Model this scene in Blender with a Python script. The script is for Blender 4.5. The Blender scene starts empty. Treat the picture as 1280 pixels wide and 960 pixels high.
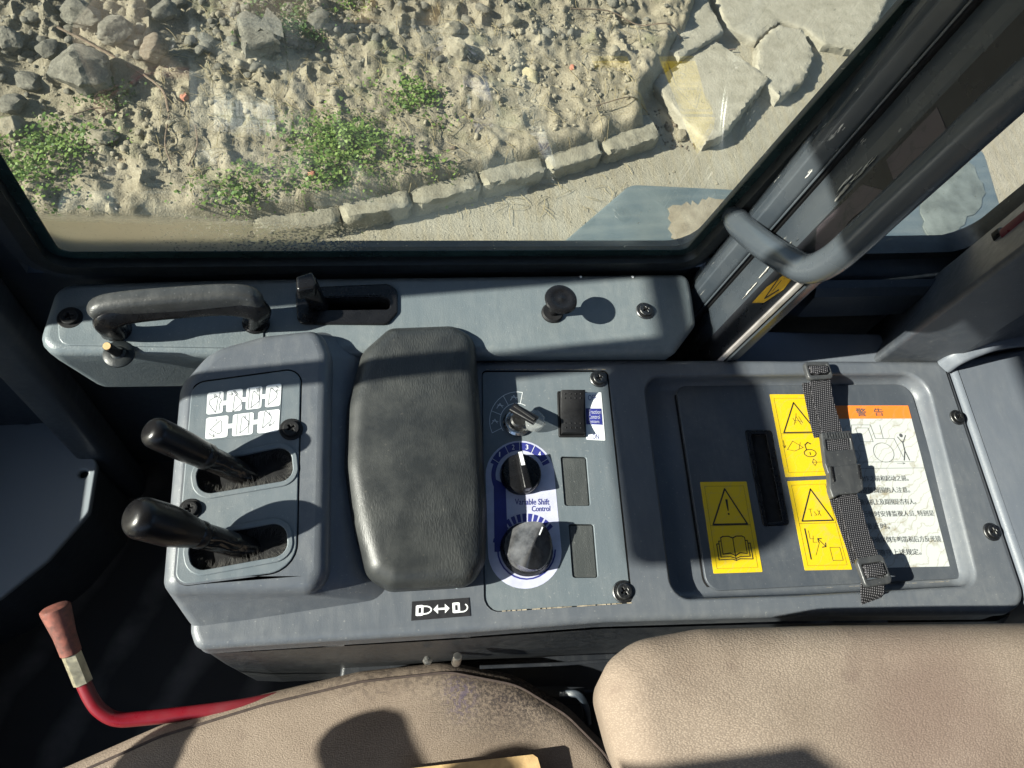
import bpy, bmesh, math, random
import numpy as np
from mathutils import Vector, Matrix
random.seed(7); rng = np.random.default_rng(7)
S = bpy.context.scene; COL = S.collection
# ---------------------------------------------------------------- camera
FPX = 961.0
def _n(v): return v/np.linalg.norm(v)
CAM = np.array([0, 0, 1.35])
_Z = -_n(np.array([-208., -450, -961])); _X = np.array([4460., -10, -961]); _X = _n(_X-_Z*(_X@_Z)); _Y = np.cross(_Z, _X)
ROT = np.array([_X, _Y, _Z])
cd = bpy.data.cameras.new('camera'); cam = bpy.data.objects.new('camera', cd); COL.objects.link(cam)
cd.sensor_width = 36; cd.lens = 36*FPX/1280; cd.clip_start = .02; cd.clip_end = 2000
cam.matrix_world = Matrix.Translation(CAM.tolist()) @ Matrix(ROT.tolist()).to_4x4()
S.camera = cam
# ---------------------------------------------------------------- light
SUN_EL, SUN_AZ = 31.0, 7.0            # light travels towards +x, a little +y
w = bpy.data.worlds.new('World'); S.world = w; w.use_nodes = True
sk = w.node_tree.nodes.new('ShaderNodeTexSky'); sk.sky_type = 'NISHITA'; sk.sun_disc = False
sdir = Vector((-math.cos(math.radians(SUN_EL))*math.cos(math.radians(SUN_AZ)), -math.cos(math.radians(SUN_EL))*math.sin(math.radians(SUN_AZ)), math.sin(math.radians(SUN_EL))))
sk.sun_elevation = math.radians(SUN_EL); sk.sun_rotation = math.atan2(sdir.x, sdir.y)
w.node_tree.links.new(sk.outputs[0], w.node_tree.nodes['Background'].inputs[0]); w.node_tree.nodes['Background'].inputs[1].default_value = .068
sl = bpy.data.lights.new('sun', 'SUN'); sl.energy = 5.0; sl.angle = math.radians(.55); sl.color = (1, .94, .85)
so = bpy.data.objects.new('sun', sl); COL.objects.link(so); so.rotation_euler = (-sdir).to_track_quat('-Z', 'Y').to_euler()
S.view_settings.view_transform = 'Standard'; S.view_settings.look = 'None'; S.view_settings.exposure = 1.75; S.view_settings.gamma = 1
S.view_settings.use_curve_mapping = False
try:
    S.cycles.max_bounces = 8; S.cycles.transparent_max_bounces = 12; S.cycles.caustics_reflective = False; S.cycles.caustics_refractive = False
except Exception: pass

# ---------------------------------------------------------------- measuring helpers: pixel of the photo -> point on a real plane
def ray(u, v): return ROT @ _n(np.array([u-640., -(v-480.), -FPX]))
def at(u, v, z): r = ray(u, v); return CAM+r*((z-CAM[2])/r[2])
def aty(u, v, y): r = ray(u, v); return CAM+r*((y-CAM[1])/r[1])
def A(pts, z): return [tuple(at(u, v, z)) for u, v in pts]
def A2(pts, z): return [tuple(at(u, v, z)[:2]) for u, v in pts]
# ---------------------------------------------------------------- object helpers
def tag(o, label=None, cat=None, group=None, kind=None):
    if label: o['label'] = label
    if cat: o['category'] = cat
    if group: o['group'] = group
    if kind: o['kind'] = kind
    return o
def thing(name, loc, label, cat, group=None):
    o = bpy.data.objects.new(name, None); COL.objects.link(o); o.location = loc; o.empty_display_size = .05
    return tag(o, label, cat, group)
def wloc(p):
    l = Vector((0, 0, 0))
    while p is not None: l += p.location; p = p.parent
    return l
def link(name, me, mat, parent=None, smooth=True, ang=35):
    if mat and not me.materials: me.materials.append(mat)
    l = wloc(parent)
    if parent is not None: me.transform(Matrix.Translation(-l))
    if smooth:
        me.polygons.foreach_set('use_smooth', [True]*len(me.polygons)); me.set_sharp_from_angle(angle=math.radians(ang))
    me.update()
    o = bpy.data.objects.new(name, me); COL.objects.link(o); o.parent = parent
    return o
def mk(name, verts, faces, mat, parent=None, smooth=True, ang=35):
    me = bpy.data.meshes.new(name); me.from_pydata([tuple(map(float, v)) for v in verts], [], faces); me.validate()
    return link(name, me, mat, parent, smooth, ang)
def area2(p): return sum(p[i][0]*p[(i+1) % len(p)][1]-p[(i+1) % len(p)][0]*p[i][1] for i in range(len(p)))/2
def rp(pts, r, n=6):
    """round the corners of a 2D polygon; r a number or one per corner"""
    P = [np.array(p[:2], float) for p in pts]; out = []; N = len(P)
    rs = r if isinstance(r, (list, tuple)) else [r]*N
    for i in range(N):
        a, b, c = P[i-1], P[i], P[(i+1) % N]; u = _n(a-b); v = _n(c-b)
        co = max(-1, min(1, float(u@v))); th = math.acos(co)
        if th > 3.1: th = 3.1
        d = min(rs[i]/math.tan(th/2), .48*np.linalg.norm(a-b), .48*np.linalg.norm(c-b)); rr = d*math.tan(th/2)
        cen = b+_n(u+v)*(rr/math.sin(th/2)) if rr > 1e-7 else b
        s, e = b+u*d, b+v*d
        for k in range(n):
            t = k/(n-1)
            q = s*(1-t)+e*t; dd = q-cen
            out.append(cen+_n(dd)*rr if rr > 1e-7 and np.linalg.norm(dd) > 1e-9 else q)
    if area2(out) < 0: out = out[::-1]
    return [tuple(p) for p in out]
def inset(P, d):
    P = np.array(P)[:, :2]; a = P-np.roll(P, 1, 0); b = np.roll(P, -1, 0)-P
    a /= np.maximum(np.linalg.norm(a, axis=1)[:, None], 1e-9); b /= np.maximum(np.linalg.norm(b, axis=1)[:, None], 1e-9)
    t = a+b; t /= np.maximum(np.linalg.norm(t, axis=1)[:, None], 1e-9); nrm = np.stack([-t[:, 1], t[:, 0]], 1)
    c = np.clip(np.abs((a*t).sum(1)), .5, 1)
    return P+nrm*(d/c)[:, None]
def to3(P, z): return [(p[0], p[1], z) for p in P]
def loft(name, rings, mat, parent=None, cap0=True, cap1=True, closed=True, ang=35):
    n = len(rings[0]); V = [p for r in rings for p in r]; F = []
    for i in range(len(rings)-1):
        for j in range(n if closed else n-1):
            k = (j+1) % n; F.append((i*n+j, i*n+k, (i+1)*n+k, (i+1)*n+j))
    if cap0: F.append(tuple(range(n))[::-1])
    if cap1: F.append(tuple((len(rings)-1)*n+j for j in range(n)))
    me = bpy.data.meshes.new(name); me.from_pydata([tuple(map(float, v)) for v in V], [], F)
    bm = bmesh.new(); bm.from_mesh(me); bmesh.ops.recalc_face_normals(bm, faces=bm.faces); bm.to_mesh(me); bm.free()
    return link(name, me, mat, parent, True, ang)
def pillow(name, P, ztop, zbot, r, mat, parent=None, dome=0, rb=None, steps=6, ang=35):
    """solid with a rounded top edge; P a dense outline"""
    rb = r*.4 if rb is None else rb; R = []
    for k in range(3):
        a = k/3*math.pi/2; R.append(to3(inset(P, rb*(1-math.sin(a))), zbot+rb*(1-math.cos(a))))
    for k in range(steps+1):
        a = k/steps*math.pi/2; R.append(to3(inset(P, r*(1-math.cos(a))), ztop-r+r*math.sin(a)))
    if dome:
        Q = np.array(inset(P, r)); c = Q.mean(0)
        R = [x for x in R]
        for k in range(1, 8):
            s = k/8.; R.append(to3(c+(Q-c)*(1-s), ztop+dome*math.sin(s*math.pi/2)))
    return loft(name, R, mat, parent, ang=ang)
def plate(name, outer, holes, ztop, thick, bev, mat, parent=None, res=2, ang=35):
    """flat plate with holes (2D curve fill), top at ztop"""
    cu = bpy.data.curves.new(name, 'CURVE'); cu.dimensions = '2D'; cu.fill_mode = 'BOTH'
    for P in [outer]+holes:
        s = cu.splines.new('POLY'); s.points.add(len(P)-1); s.use_cyclic_u = True
        for q, p in zip(s.points, P): q.co = (p[0], p[1], 0, 1)
    cu.extrude = max(thick/2-bev, 1e-5); cu.bevel_depth = bev; cu.bevel_resolution = res; cu.offset = -bev
    o = bpy.data.objects.new(name, cu); COL.objects.link(o); dg = bpy.context.evaluated_depsgraph_get(); dg.update()
    me = bpy.data.meshes.new_from_object(o.evaluated_get(dg)); me.materials.clear(); me.name = name
    bpy.data.objects.remove(o); bpy.data.curves.remove(cu)
    me.transform(Matrix.Translation((0, 0, ztop-thick/2)))
    return link(name, me, mat, parent, True, ang)
def sheet(name, outer, holes, z, mat, parent=None):
    cu = bpy.data.curves.new(name, 'CURVE'); cu.dimensions = '2D'; cu.fill_mode = 'BOTH'
    for P in [outer]+holes:
        s = cu.splines.new('POLY'); s.points.add(len(P)-1); s.use_cyclic_u = True
        for q, p in zip(s.points, P): q.co = (p[0], p[1], 0, 1)
    o = bpy.data.objects.new(name, cu); COL.objects.link(o); dg = bpy.context.evaluated_depsgraph_get(); dg.update()
    me = bpy.data.meshes.new_from_object(o.evaluated_get(dg)); me.materials.clear(); bpy.data.objects.remove(o); bpy.data.curves.remove(cu)
    bm = bmesh.new(); bm.from_mesh(me); bmesh.ops.remove_doubles(bm, verts=bm.verts, dist=1e-7); bmesh.ops.recalc_face_normals(bm, faces=bm.faces)
    for f in bm.faces:
        if f.normal.z < 0: f.normal_flip()
    bm.to_mesh(me); bm.free(); me.name = name
    me.transform(Matrix.Translation((0, 0, z))); return link(name, me, mat, parent, True)
def frames(path):
    P = [np.array(p, float) for p in path]; T = []
    for i in range(len(P)): T.append(_n(P[min(i+1, len(P)-1)]-P[max(i-1, 0)]))
    return P, T
def crom(pts, n=8):
    P = [np.array(p, float) for p in pts]; P = [2*P[0]-P[1]]+P+[2*P[-1]-P[-2]]; out = []
    for i in range(1, len(P)-2):
        for k in range(n):
            t = k/n; a, b, c, d = P[i-1:i+3]
            out.append(.5*((2*b)+(c-a)*t+(2*a-5*b+4*c-d)*t*t+(3*b-a-3*c+d)*t**3))
    out.append(P[-2]); return out
def sweep(name, path, sec, mat, parent=None, up=(0, 0, 1), scale=None, caps=True, closed_sec=True, ang=40):
    P, T = frames(path); rings = []
    x = np.cross(np.array(up, float), T[0]); x = _n(x) if np.linalg.norm(x) > 1e-4 else _n(np.cross([0, 1, 0], T[0]))
    for i, (p, t) in enumerate(zip(P, T)):
        x = _n(x-t*(x@t)); y = np.cross(t, x); s = scale[i] if scale is not None else 1
        rings.append([p+x*(a*s)+y*(b*s) for a, b in sec])
    return loft(name, rings, mat, parent, caps, caps, closed_sec, ang)
def circ(r, n=16): return [(r*math.cos(2*math.pi*k/n), r*math.sin(2*math.pi*k/n)) for k in range(n)]
def rrect(w, h, r, n=4): return rp([(-w/2, -h/2), (w/2, -h/2), (w/2, h/2), (-w/2, h/2)], r, n)
def tube(name, path, r, mat, parent=None, n=14, scale=None): return sweep(name, path, circ(r, n), mat, parent, scale=scale)
def lathe(name, c, prof, mat, parent=None, axis=(0, 0, 1), n=28, ang=35):
    """prof: (radius, height) pairs from base to top"""
    q = Vector(axis).to_track_quat('Z', 'Y'); rings = []
    for r, h in prof:
        rings.append([tuple(Vector(c)+q @ Vector((max(r, 1e-5)*math.cos(2*math.pi*k/n), max(r, 1e-5)*math.sin(2*math.pi*k/n), h))) for k in range(n)])
    return loft(name, rings, mat, parent, ang=ang)
def box(name, lo, hi, mat, parent=None, b=0):
    P = rp([(lo[0], lo[1]), (hi[0], lo[1]), (hi[0], hi[1]), (lo[0], hi[1])], b, 3 if b else 2)
    if b: return pillow(name, P, hi[2], lo[2], b, mat, parent, steps=3)
    return loft(name, [to3(P, lo[2]), to3(P, hi[2])], mat, parent)
def circle2(c, r, n=32, a0=0, a1=2*math.pi): return [(c[0]+r*math.cos(a0+(a1-a0)*k/n), c[1]+r*math.sin(a0+(a1-a0)*k/n)) for k in range(n)]

# printing: ribbons, filled shapes and text laid on a plane through a map (a,b)->3D
class Print:
    def __init__(s, fn, nrm=(0, 0, 1), lift=.00025): s.fn = fn; s.n = np.array(nrm, float); s.lift = lift; s.V = []; s.F = []; s.k = 0
    def _p(s, a, b): return np.array(s.fn(a, b), float)+s.n*(s.lift+s.k*.000004)
    def line(s, pts, w, close=False):
        Q = [s._p(*p) for p in pts]; s.k += 1
        if close: Q.append(Q[0])
        for i in range(len(Q)-1):
            d = Q[i+1]-Q[i]; L = np.linalg.norm(d)
            if L < 1e-8: continue
            d /= L; x = np.cross(s.n, d)*w/2; b = len(s.V); e = d*w*.35
            s.V += [Q[i]-x-e, Q[i+1]-x+e, Q[i+1]+x+e, Q[i]+x-e]; s.F.append((b, b+1, b+2, b+3)); 
            for v in range(b, b+4): s.V[v] = s.V[v]+s.n*(i % 2)*.000003
    def fill(s, pts):
        b = len(s.V); s.V += [s._p(*p) for p in pts]; s.F.append(tuple(range(b, b+len(pts)))); s.k += 1
    def strip(s, A_, B_):
        b = len(s.V); n = len(A_); s.V += [s._p(*p) for p in A_]+[s._p(*p) for p in B_]; s.k += 1
        for i in range(n-1): s.F.append((b+i, b+i+1, b+n+i+1, b+n+i))
    def text(s, txt, o, r, d, bold=0):
        """o: origin (top-left) in map coords, r: vector of full width, d: vector of full height"""
        cu = bpy.data.curves.new('t', 'FONT'); cu.body = txt; cu.size = 1; cu.resolution_u = 3; cu.offset = bold
        ob = bpy.data.objects.new('t', cu); COL.objects.link(ob); dg = bpy.context.evaluated_depsgraph_get(); dg.update()
        me = bpy.data.meshes.new_from_object(ob.evaluated_get(dg)); bpy.data.objects.remove(ob); bpy.data.curves.remove(cu)
        vs = np.array([v.co[:2] for v in me.vertices]); 
        if len(vs) == 0: return
        lo, hi = vs.min(0), vs.max(0); q = (vs-lo)/(hi-lo+1e-9); b = len(s.V)
        for a, c in q: s.V.append(s._p(o[0]+r[0]*a+d[0]*(1-c), o[1]+r[1]*a+d[1]*(1-c)))
        for p in me.polygons: s.F.append(tuple(b+i for i in p.vertices))
        bpy.data.meshes.remove(me); s.k += 1
    def build(s, name, mat, parent): return mk(name, s.V, s.F, mat, parent, False)
def quadmap(q):
    q = [np.array(p, float) for p in q]
    return lambda a, b: (q[0]*(1-a)+q[1]*a)*(1-b)+(q[3]*(1-a)+q[2]*a)*b

# ---------------------------------------------------------------- materials
class N:
    def __init__(s, name):
        s.m = bpy.data.materials.new(name); s.m.use_nodes = True; s.t = s.m.node_tree; s.b = s.t.nodes['Principled BSDF']; s.out = s.t.nodes['Material Output']
        s.co = s.t.nodes.new('ShaderNodeTexCoord').outputs['Object']
    def node(s, ty, ins={}, **kw):
        n = s.t.nodes.new(ty)
        for k, v in kw.items(): setattr(n, k, v)
        for k, v in ins.items(): s.set(n.inputs[k], v)
        return n
    def set(s, i, v):
        if isinstance(v, bpy.types.NodeSocket): s.t.links.new(v, i)
        else:
            if isinstance(v, tuple) and len(v) == 3 and i.type == 'RGBA': v = v+(1,)
            i.default_value = v
    def map(s, sc=(1, 1, 1), rot=(0, 0, 0), loc=(0, 0, 0)): return s.node('ShaderNodeMapping', {'Vector': s.co, 'Scale': sc, 'Rotation': rot, 'Location': loc}).outputs[0]
    def noise(s, scale, det=3, rough=.5, vec=None, dist=0): return s.node('ShaderNodeTexNoise', {'Vector': vec or s.co, 'Scale': scale, 'Detail': det, 'Roughness': rough, 'Distortion': dist}).outputs[0]
    def vor(s, scale, vec=None, feature='F1', out='Distance', rnd=1): return s.node('ShaderNodeTexVoronoi', {'Vector': vec or s.co, 'Scale': scale, 'Randomness': rnd}, feature=feature).outputs[out]
    def wave(s, scale, vec=None, dist=0, det=2, ax='X'): 
        return s.node('ShaderNodeTexWave', {'Vector': vec or s.co, 'Scale': scale, 'Distortion': dist, 'Detail': det}, bands_direction=ax).outputs[1]
    def ramp(s, f, a, b, lo=0., hi=1.): return s.node('ShaderNodeMapRange', {'Value': f, 'From Min': a, 'From Max': b, 'To Min': lo, 'To Max': hi}).outputs[0]
    def mix(s, f, a, b):
        n = s.t.nodes.new('ShaderNodeMix'); n.data_type = 'RGBA'; s.set(n.inputs[0], f); s.set(n.inputs[6], a); s.set(n.inputs[7], b); return n.outputs[2]
    def math(s, op, a, b=0): 
        n = s.t.nodes.new('ShaderNodeMath'); n.operation = op; s.set(n.inputs[0], a); s.set(n.inputs[1], b); return n.outputs[0]
    def bump(s, h, st=.3, d=.001, nrm=None):
        n = s.t.nodes.new('ShaderNodeBump'); s.set(n.inputs['Height'], h); n.inputs['Strength'].default_value = st; n.inputs['Distance'].default_value = d
        if nrm: s.set(n.inputs['Normal'], nrm)
        return n.outputs[0]
    def fin(s, col=None, rough=None, nrm=None, metal=None, spec=None, **kw):
        for k, v in (('Base Color', col), ('Roughness', rough), ('Normal', nrm), ('Metallic', metal), ('Specular IOR Level', spec)):
            if v is not None: s.set(s.b.inputs[k], v)
        for k, v in kw.items(): s.set(s.b.inputs[k.replace('_', ' ')], v)
        return s.m
def plastic(name, col, rough=.42, dust=.35, grain=1., dustcol=(.30, .30, .29), gs=900):
    m = N(name); a = m.noise(5, 5, .7); b = m.noise(90, 4, .7); g = m.noise(gs, 2, .6, m.map((1, 1, 1)))
    sc = m.noise(34, 6, .75, m.map((1, 16, 1), (0, 0, .6))); s2 = m.noise(26, 6, .8, m.map((18, 1, 1), (0, 0, .15))); st = m.noise(120, 3, .6, m.map((1, .22, 1), (0, 0, .12)))
    f = m.math('MULTIPLY', m.math('MULTIPLY', m.ramp(a, .45, .72), m.ramp(b, .35, .65, .3, 1)), dust*.7)
    f = m.math('ADD', f, m.math('MULTIPLY', m.ramp(sc, .655, .70), dust*.45)); f = m.math('ADD', f, m.math('MULTIPLY', m.ramp(s2, .67, .71), dust*.4))
    f = m.math('ADD', f, m.math('MULTIPLY', m.ramp(st, .45, .7), dust*.16))
    f = m.math('ADD', f, m.math('MULTIPLY', m.ramp(m.noise(420, 1, .4), .71, .76), dust*.7))
    c = m.mix(f, col+(1,), dustcol+(1,))
    r = m.math('ADD', m.ramp(st, .3, .7, rough-.06, rough+.08), m.math('MULTIPLY', f, .35))
    return m.fin(c, r, m.bump(g, .3*grain, .0006, m.bump(st, .22*grain, .0006)), spec=.5)
def simple(name, col, rough=.5, metal=0, var=.25, scale=40, bump=.1, spec=.5):
    m = N(name); a = m.noise(scale, 4, .6)
    lo = tuple(x*(1-var) for x in col); hi = tuple(min(1, x*(1+var)) for x in col)
    return m.fin(m.mix(m.ramp(a, .3, .7), lo+(1,), hi+(1,)), m.ramp(m.noise(scale*3), .3, .7, max(rough-.08, 0), rough+.1), m.bump(m.noise(scale*8), bump, .0006), metal, spec)
M = {}
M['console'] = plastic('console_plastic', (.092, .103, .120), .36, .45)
M['panel'] = plastic('switch_panel_plastic', (.115, .138, .155), .42, .45)
M['lid'] = plastic('lid_plastic', (.055, .064, .078), .42, .26)
M['sill'] = plastic('sill_plastic', (.125, .15, .165), .36, .45, 1.6, (.33, .34, .32), 600)
M['cpost'] = plastic('shaded_post_plastic', (.04, .046, .056), .38, .3)  # rear plastic made darker, the shade on the corner post put into its colour
M['rear'] = plastic('rear_plastic', (.11, .125, .15), .42, .25)
M['dark'] = plastic('dark_plastic', (.012, .014, .018), .45, .10)
M['navy'] = plastic('navy_panel', (.028, .036, .047), .4, .22)
M['kick'] = plastic('kick_panel_paint', (.22, .25, .28), .5, .2)
M['black'] = simple('black_plastic', (.008, .008, .009), .28, 0, .3, 50, .15, .35)
M['blackm'] = simple('matt_black', (.009, .009, .010), .6, 0, .3, 50, .3, .3)
M['blank'] = plastic('switch_blank_plastic', (.045, .05, .05), .6, .3, 2.2)
M['bristle'] = simple('dusty_bristles', (.05, .048, .045), .7)
M['void'] = simple('deep_black', (.003, .003, .004), .9, 0, .1)
M['rubber'] = simple('rubber_seal', (.010, .013, .015), .45, 0, .3, 60, .2)
M['steel'] = simple('zinc_steel', (.45, .44, .42), .35, 1, .3, 90, .1)
M['screw'] = simple('dark_screw_steel', (.13, .13, .13), .42, 1, .4, 200, .2)
M['brass'] = simple('dull_brass', (.55, .50, .36), .4, .8, .3, 80, .1)
M['chrome'] = simple('worn_chrome', (.6, .6, .6), .22, 1, .2, 60, .05)
M['white'] = simple('white_print', (.78, .79, .80), .5, 0, .05, 60, .02)
M['ink'] = simple('black_ink', (.015, .015, .018), .5, 0, .1, 60, 0)
M['blue'] = simple('blue_ink', (.03, .035, .20), .45, 0, .2, 60, 0)
M['lav'] = simple('pale_lavender_print', (.46, .47, .60), .42, 0, .12, 60, .02)
M['text'] = simple('dark_text_ink', (.07, .075, .08), .5, 0, .1, 60, 0)
M['greyline'] = simple('grey_ink', (.25, .27, .28), .5, 0, .1, 60, 0)
m = N('grip_black'); M['grip'] = m.fin(m.mix(m.ramp(m.noise(40, 4), .45, .75, 0, .5), (.005, .005, .006, 1), (.014, .013, .013, 1)), m.ramp(m.noise(60, 3), .3, .7, .24, .40), m.bump(m.noise(300, 3), .12, .0006), spec=.35)
M['handle'] = plastic('handle_rubber', (.035, .037, .038), .45, .3, 1.5, gs=500)
m = N('wrinkled_boot'); wv = m.wave(55, m.map(), 5, 3, 'DIAGONAL'); M['boot'] = m.fin((.012, .011, .011), .22, m.bump(wv, .5, .001))
def sticker_mat(name, col, wear=(.42, .33, .12), amt=.5):
    m = N(name); cr = m.wave(30, m.map((1, 1, 1), (0, 0, .9)), 14, 4); s2 = m.noise(35, 5, .65); s3 = m.noise(14, 3)
    f = m.math('MULTIPLY', m.ramp(s2, .55, .66), m.ramp(s3, .4, .6, .2, 1)); f = m.math('MULTIPLY', m.math('ADD', f, m.math('MULTIPLY', m.ramp(cr, .93, .99), .5)), amt)
    return m.fin(m.mix(f, col+(1,), wear+(1,)), .38, m.bump(s2, .3, .0006))
M['yellow'] = sticker_mat('yellow_sticker', (.62, .44, .012))
M['wsticker'] = sticker_mat('white_sticker', (.50, .52, .51), (.30, .27, .20), .95)
M['orange'] = sticker_mat('orange_sticker', (.78, .20, .03), (.4, .25, .15), .4)
M['decalwhite'] = simple('decal_white', (.76, .78, .79), .35, 0, .03, 50, .02)
M['oldorange'] = sticker_mat('old_orange_sticker', (.62, .36, .02), (.12, .08, .03), .7)
M['chip'] = simple('bare_primer_chip', (.52, .50, .46), .6, 0, .2, 60, .1)
M['ltrim'] = simple('pale_trim_strip', (.34, .32, .31), .35, 0, .3, 40, .1)
M['purple'] = sticker_mat('faded_purple_label', (.055, .045, .052), (.02, .02, .024), 1.)
# leather armrest
m = N('armrest_leather'); v1 = m.vor(330, m.map((1, 1, 1), (0, 0, .15)), 'DISTANCE_TO_EDGE'); mp = m.map((2.6, .8, 1), (0, 0, .2)); v2 = m.vor(150, mp, 'DISTANCE_TO_EDGE')
v3 = m.wave(28, m.map((1, .35, 1), (0, 0, 1.2)), 9, 4, 'X'); ms = m.ramp(m.noise(9, 2), .42, .62)
d = m.noise(25, 5, .65)
c = m.mix(m.ramp(d, .38, .75), (.020, .022, .023, 1), (.043, .045, .043, 1)); c = m.mix(m.math('MULTIPLY', m.ramp(m.noise(160, 2), .70, .78), .3), c, (.14, .13, .11, 1))
b1 = m.bump(m.ramp(v1, 0, .12), .10, .0004); b2 = m.bump(m.math('MULTIPLY', m.ramp(v2, 0, .25), ms), .25, .0007, b1); b3 = m.bump(m.math('MULTIPLY', v3, ms), .16, .0010, b2)
M['leather'] = m.fin(c, m.ramp(d, .3, .7, .38, .52), b3)
# seat fabric
def fabric(name, sc):
    m = N(name); warp = m.node('ShaderNodeVectorMath', {0: m.co, 1: m.node('ShaderNodeTexNoise', {'Vector': m.co, 'Scale': 60., 'Detail': 2.}).outputs[1]}, operation='MULTIPLY_ADD')
    warp.inputs[1].default_value = (0, 0, 0); a = m.vor(sc, m.map((1, 1.7, 1), (0, 0, .5)), 'F1'); n1 = m.noise(sc*.7, 3, .6, m.map((1, 2.2, 1), (0, 0, .3))); big = m.noise(9, 4, .6); spots = m.noise(22, 3, .5)
    c = m.mix(m.ramp(big, .35, .7), (.24, .188, .147, 1), (.34, .277, .22, 1)); c = m.mix(m.ramp(a, .15, .55, 0, .5), c, (.13, .098, .075, 1))
    c = m.mix(m.ramp(spots, .66, .74, 0, .35), c, (.12, .085, .07, 1)); c = m.mix(m.ramp(m.noise(5, 5, .7, m.map((1, 2, 1), (0, 0, .4))), .5, .7, 0, .3), c, (.17, .13, .10, 1))
    return m, c, m.bump(n1, .28, .0010, m.bump(a, .45, .0008)), big
m, c, b, big = fabric('seat_cushion_fabric', 620)
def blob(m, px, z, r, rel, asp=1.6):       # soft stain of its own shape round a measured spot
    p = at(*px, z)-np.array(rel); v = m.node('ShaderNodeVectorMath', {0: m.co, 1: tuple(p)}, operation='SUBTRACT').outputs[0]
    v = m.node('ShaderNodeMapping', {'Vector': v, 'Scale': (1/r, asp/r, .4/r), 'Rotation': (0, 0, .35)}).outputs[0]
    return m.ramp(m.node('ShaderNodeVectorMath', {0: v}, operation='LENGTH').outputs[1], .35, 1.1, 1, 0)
SEATC = (0.0, -.05, .30); SEATB = (.62, -.1, .30)
st = m.math('MULTIPLY', blob(m, (655, 850), .47, .12, SEATC), m.ramp(m.noise(300, 3, .7), .40, .58, .25, 1)); c = m.mix(m.math('MULTIPLY', st, .85), c, (.02, .017, .02, 1))
st = m.math('MULTIPLY', blob(m, (574, 868), .47, .022, SEATC, .7), m.ramp(m.noise(260, 3), .48, .58)); c = m.mix(m.math('MULTIPLY', st, .4), c, (.05, .04, .12, 1))
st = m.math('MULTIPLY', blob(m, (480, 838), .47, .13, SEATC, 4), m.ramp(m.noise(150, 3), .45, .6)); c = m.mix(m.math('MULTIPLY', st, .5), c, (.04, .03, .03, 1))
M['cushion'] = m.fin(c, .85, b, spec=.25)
m, c, b, big = fabric('seat_backrest_fabric', 520)
st = blob(m, (1170, 905), .74, .10, SEATB, 1); c = m.mix(m.math('MULTIPLY', st, .22), c, (.15, .08, .08, 1))
M['back'] = m.fin(c, .85, b, spec=.25)
M['seam'] = simple('seam_thread', (.05, .035, .03), .9, 0, .3, 200, .3)
# painted steel posts with chips
def post(name, col, rough, amt, dc=(.08, .086, .09)):
    m = N(name); a = m.noise(14, 5, .6); zz = m.node('ShaderNodeMapping', {'Vector': m.co, 'Scale': (60, 60, 9)}).outputs[0]
    ch = m.ramp(m.noise(1.6, 5, .7, zz), .66-amt, .68-amt); big = m.ramp(m.noise(6, 2), .5, .56)
    f = m.math('MULTIPLY', ch, big); du = m.ramp(a, .4, .75, 0, .35)
    c = m.mix(f, m.mix(du, col+(1,), dc+(1,)), (.62, .60, .55, 1))
    r = m.math('ADD', m.ramp(a, .3, .7, rough-.05, rough+.12), m.math('MULTIPLY', f, .3))
    return m.fin(c, r, m.bump(m.noise(250, 3), .12, .0006, m.bump(f, -.6, .0006)))
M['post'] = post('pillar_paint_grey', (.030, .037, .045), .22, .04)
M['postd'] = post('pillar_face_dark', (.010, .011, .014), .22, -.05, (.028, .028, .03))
M['rail'] = post('handrail_paint', (.045, .054, .064), .22, -.04)
M['yline'] = simple('yellow_body_paint', (.62, .42, .02), .4)
M['red'] = post('red_lever_paint', (.16, .006, .013), .28, -.02)
m = N('pink_grip_rubber'); M['pink'] = m.fin(m.mix(m.ramp(m.noise(70, 5, .7), .4, .65), (.22, .075, .055, 1), (.07, .035, .03, 1)), .55, m.bump(m.noise(150, 4), .5, .001))
M['reflector'] = simple('dark_red_plastic', (.09, .008, .018), .35)
M['card'] = simple('brown_cardboard', (.42, .28, .13), .7, 0, .25, 60, .4)
m = N('webbing'); wx = m.wave(125, m.map((1, 1, 1), (0, 0, .2)), 0, 0, 'X'); wy = m.wave(125, m.map((1, 1, 1), (0, 0, .2)), 0, 0, 'Y'); h = m.math('MULTIPLY', wx, wy)
M['web'] = m.fin(m.mix(m.ramp(h, .1, .7), (.008, .008, .010, 1), (.13, .125, .14, 1)), .62, m.bump(h, 1., .0012, m.bump(m.noise(500), .3, .0006)))
M['buckle'] = plastic('buckle_plastic', (.035, .037, .04), .38, .3)
m = N('floor_mat'); fw = m.wave(3.5, m.map((1, .55, 1), (0, 0, .75)), 1.5, 3); M['mat'] = m.fin(m.mix(m.ramp(m.math('MULTIPLY', fw, m.noise(12, 4)), .3, .7), (.014, .014, .016, 1), (.13, .12, .115, 1)), .75, m.bump(fw, .4, .004))
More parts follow.
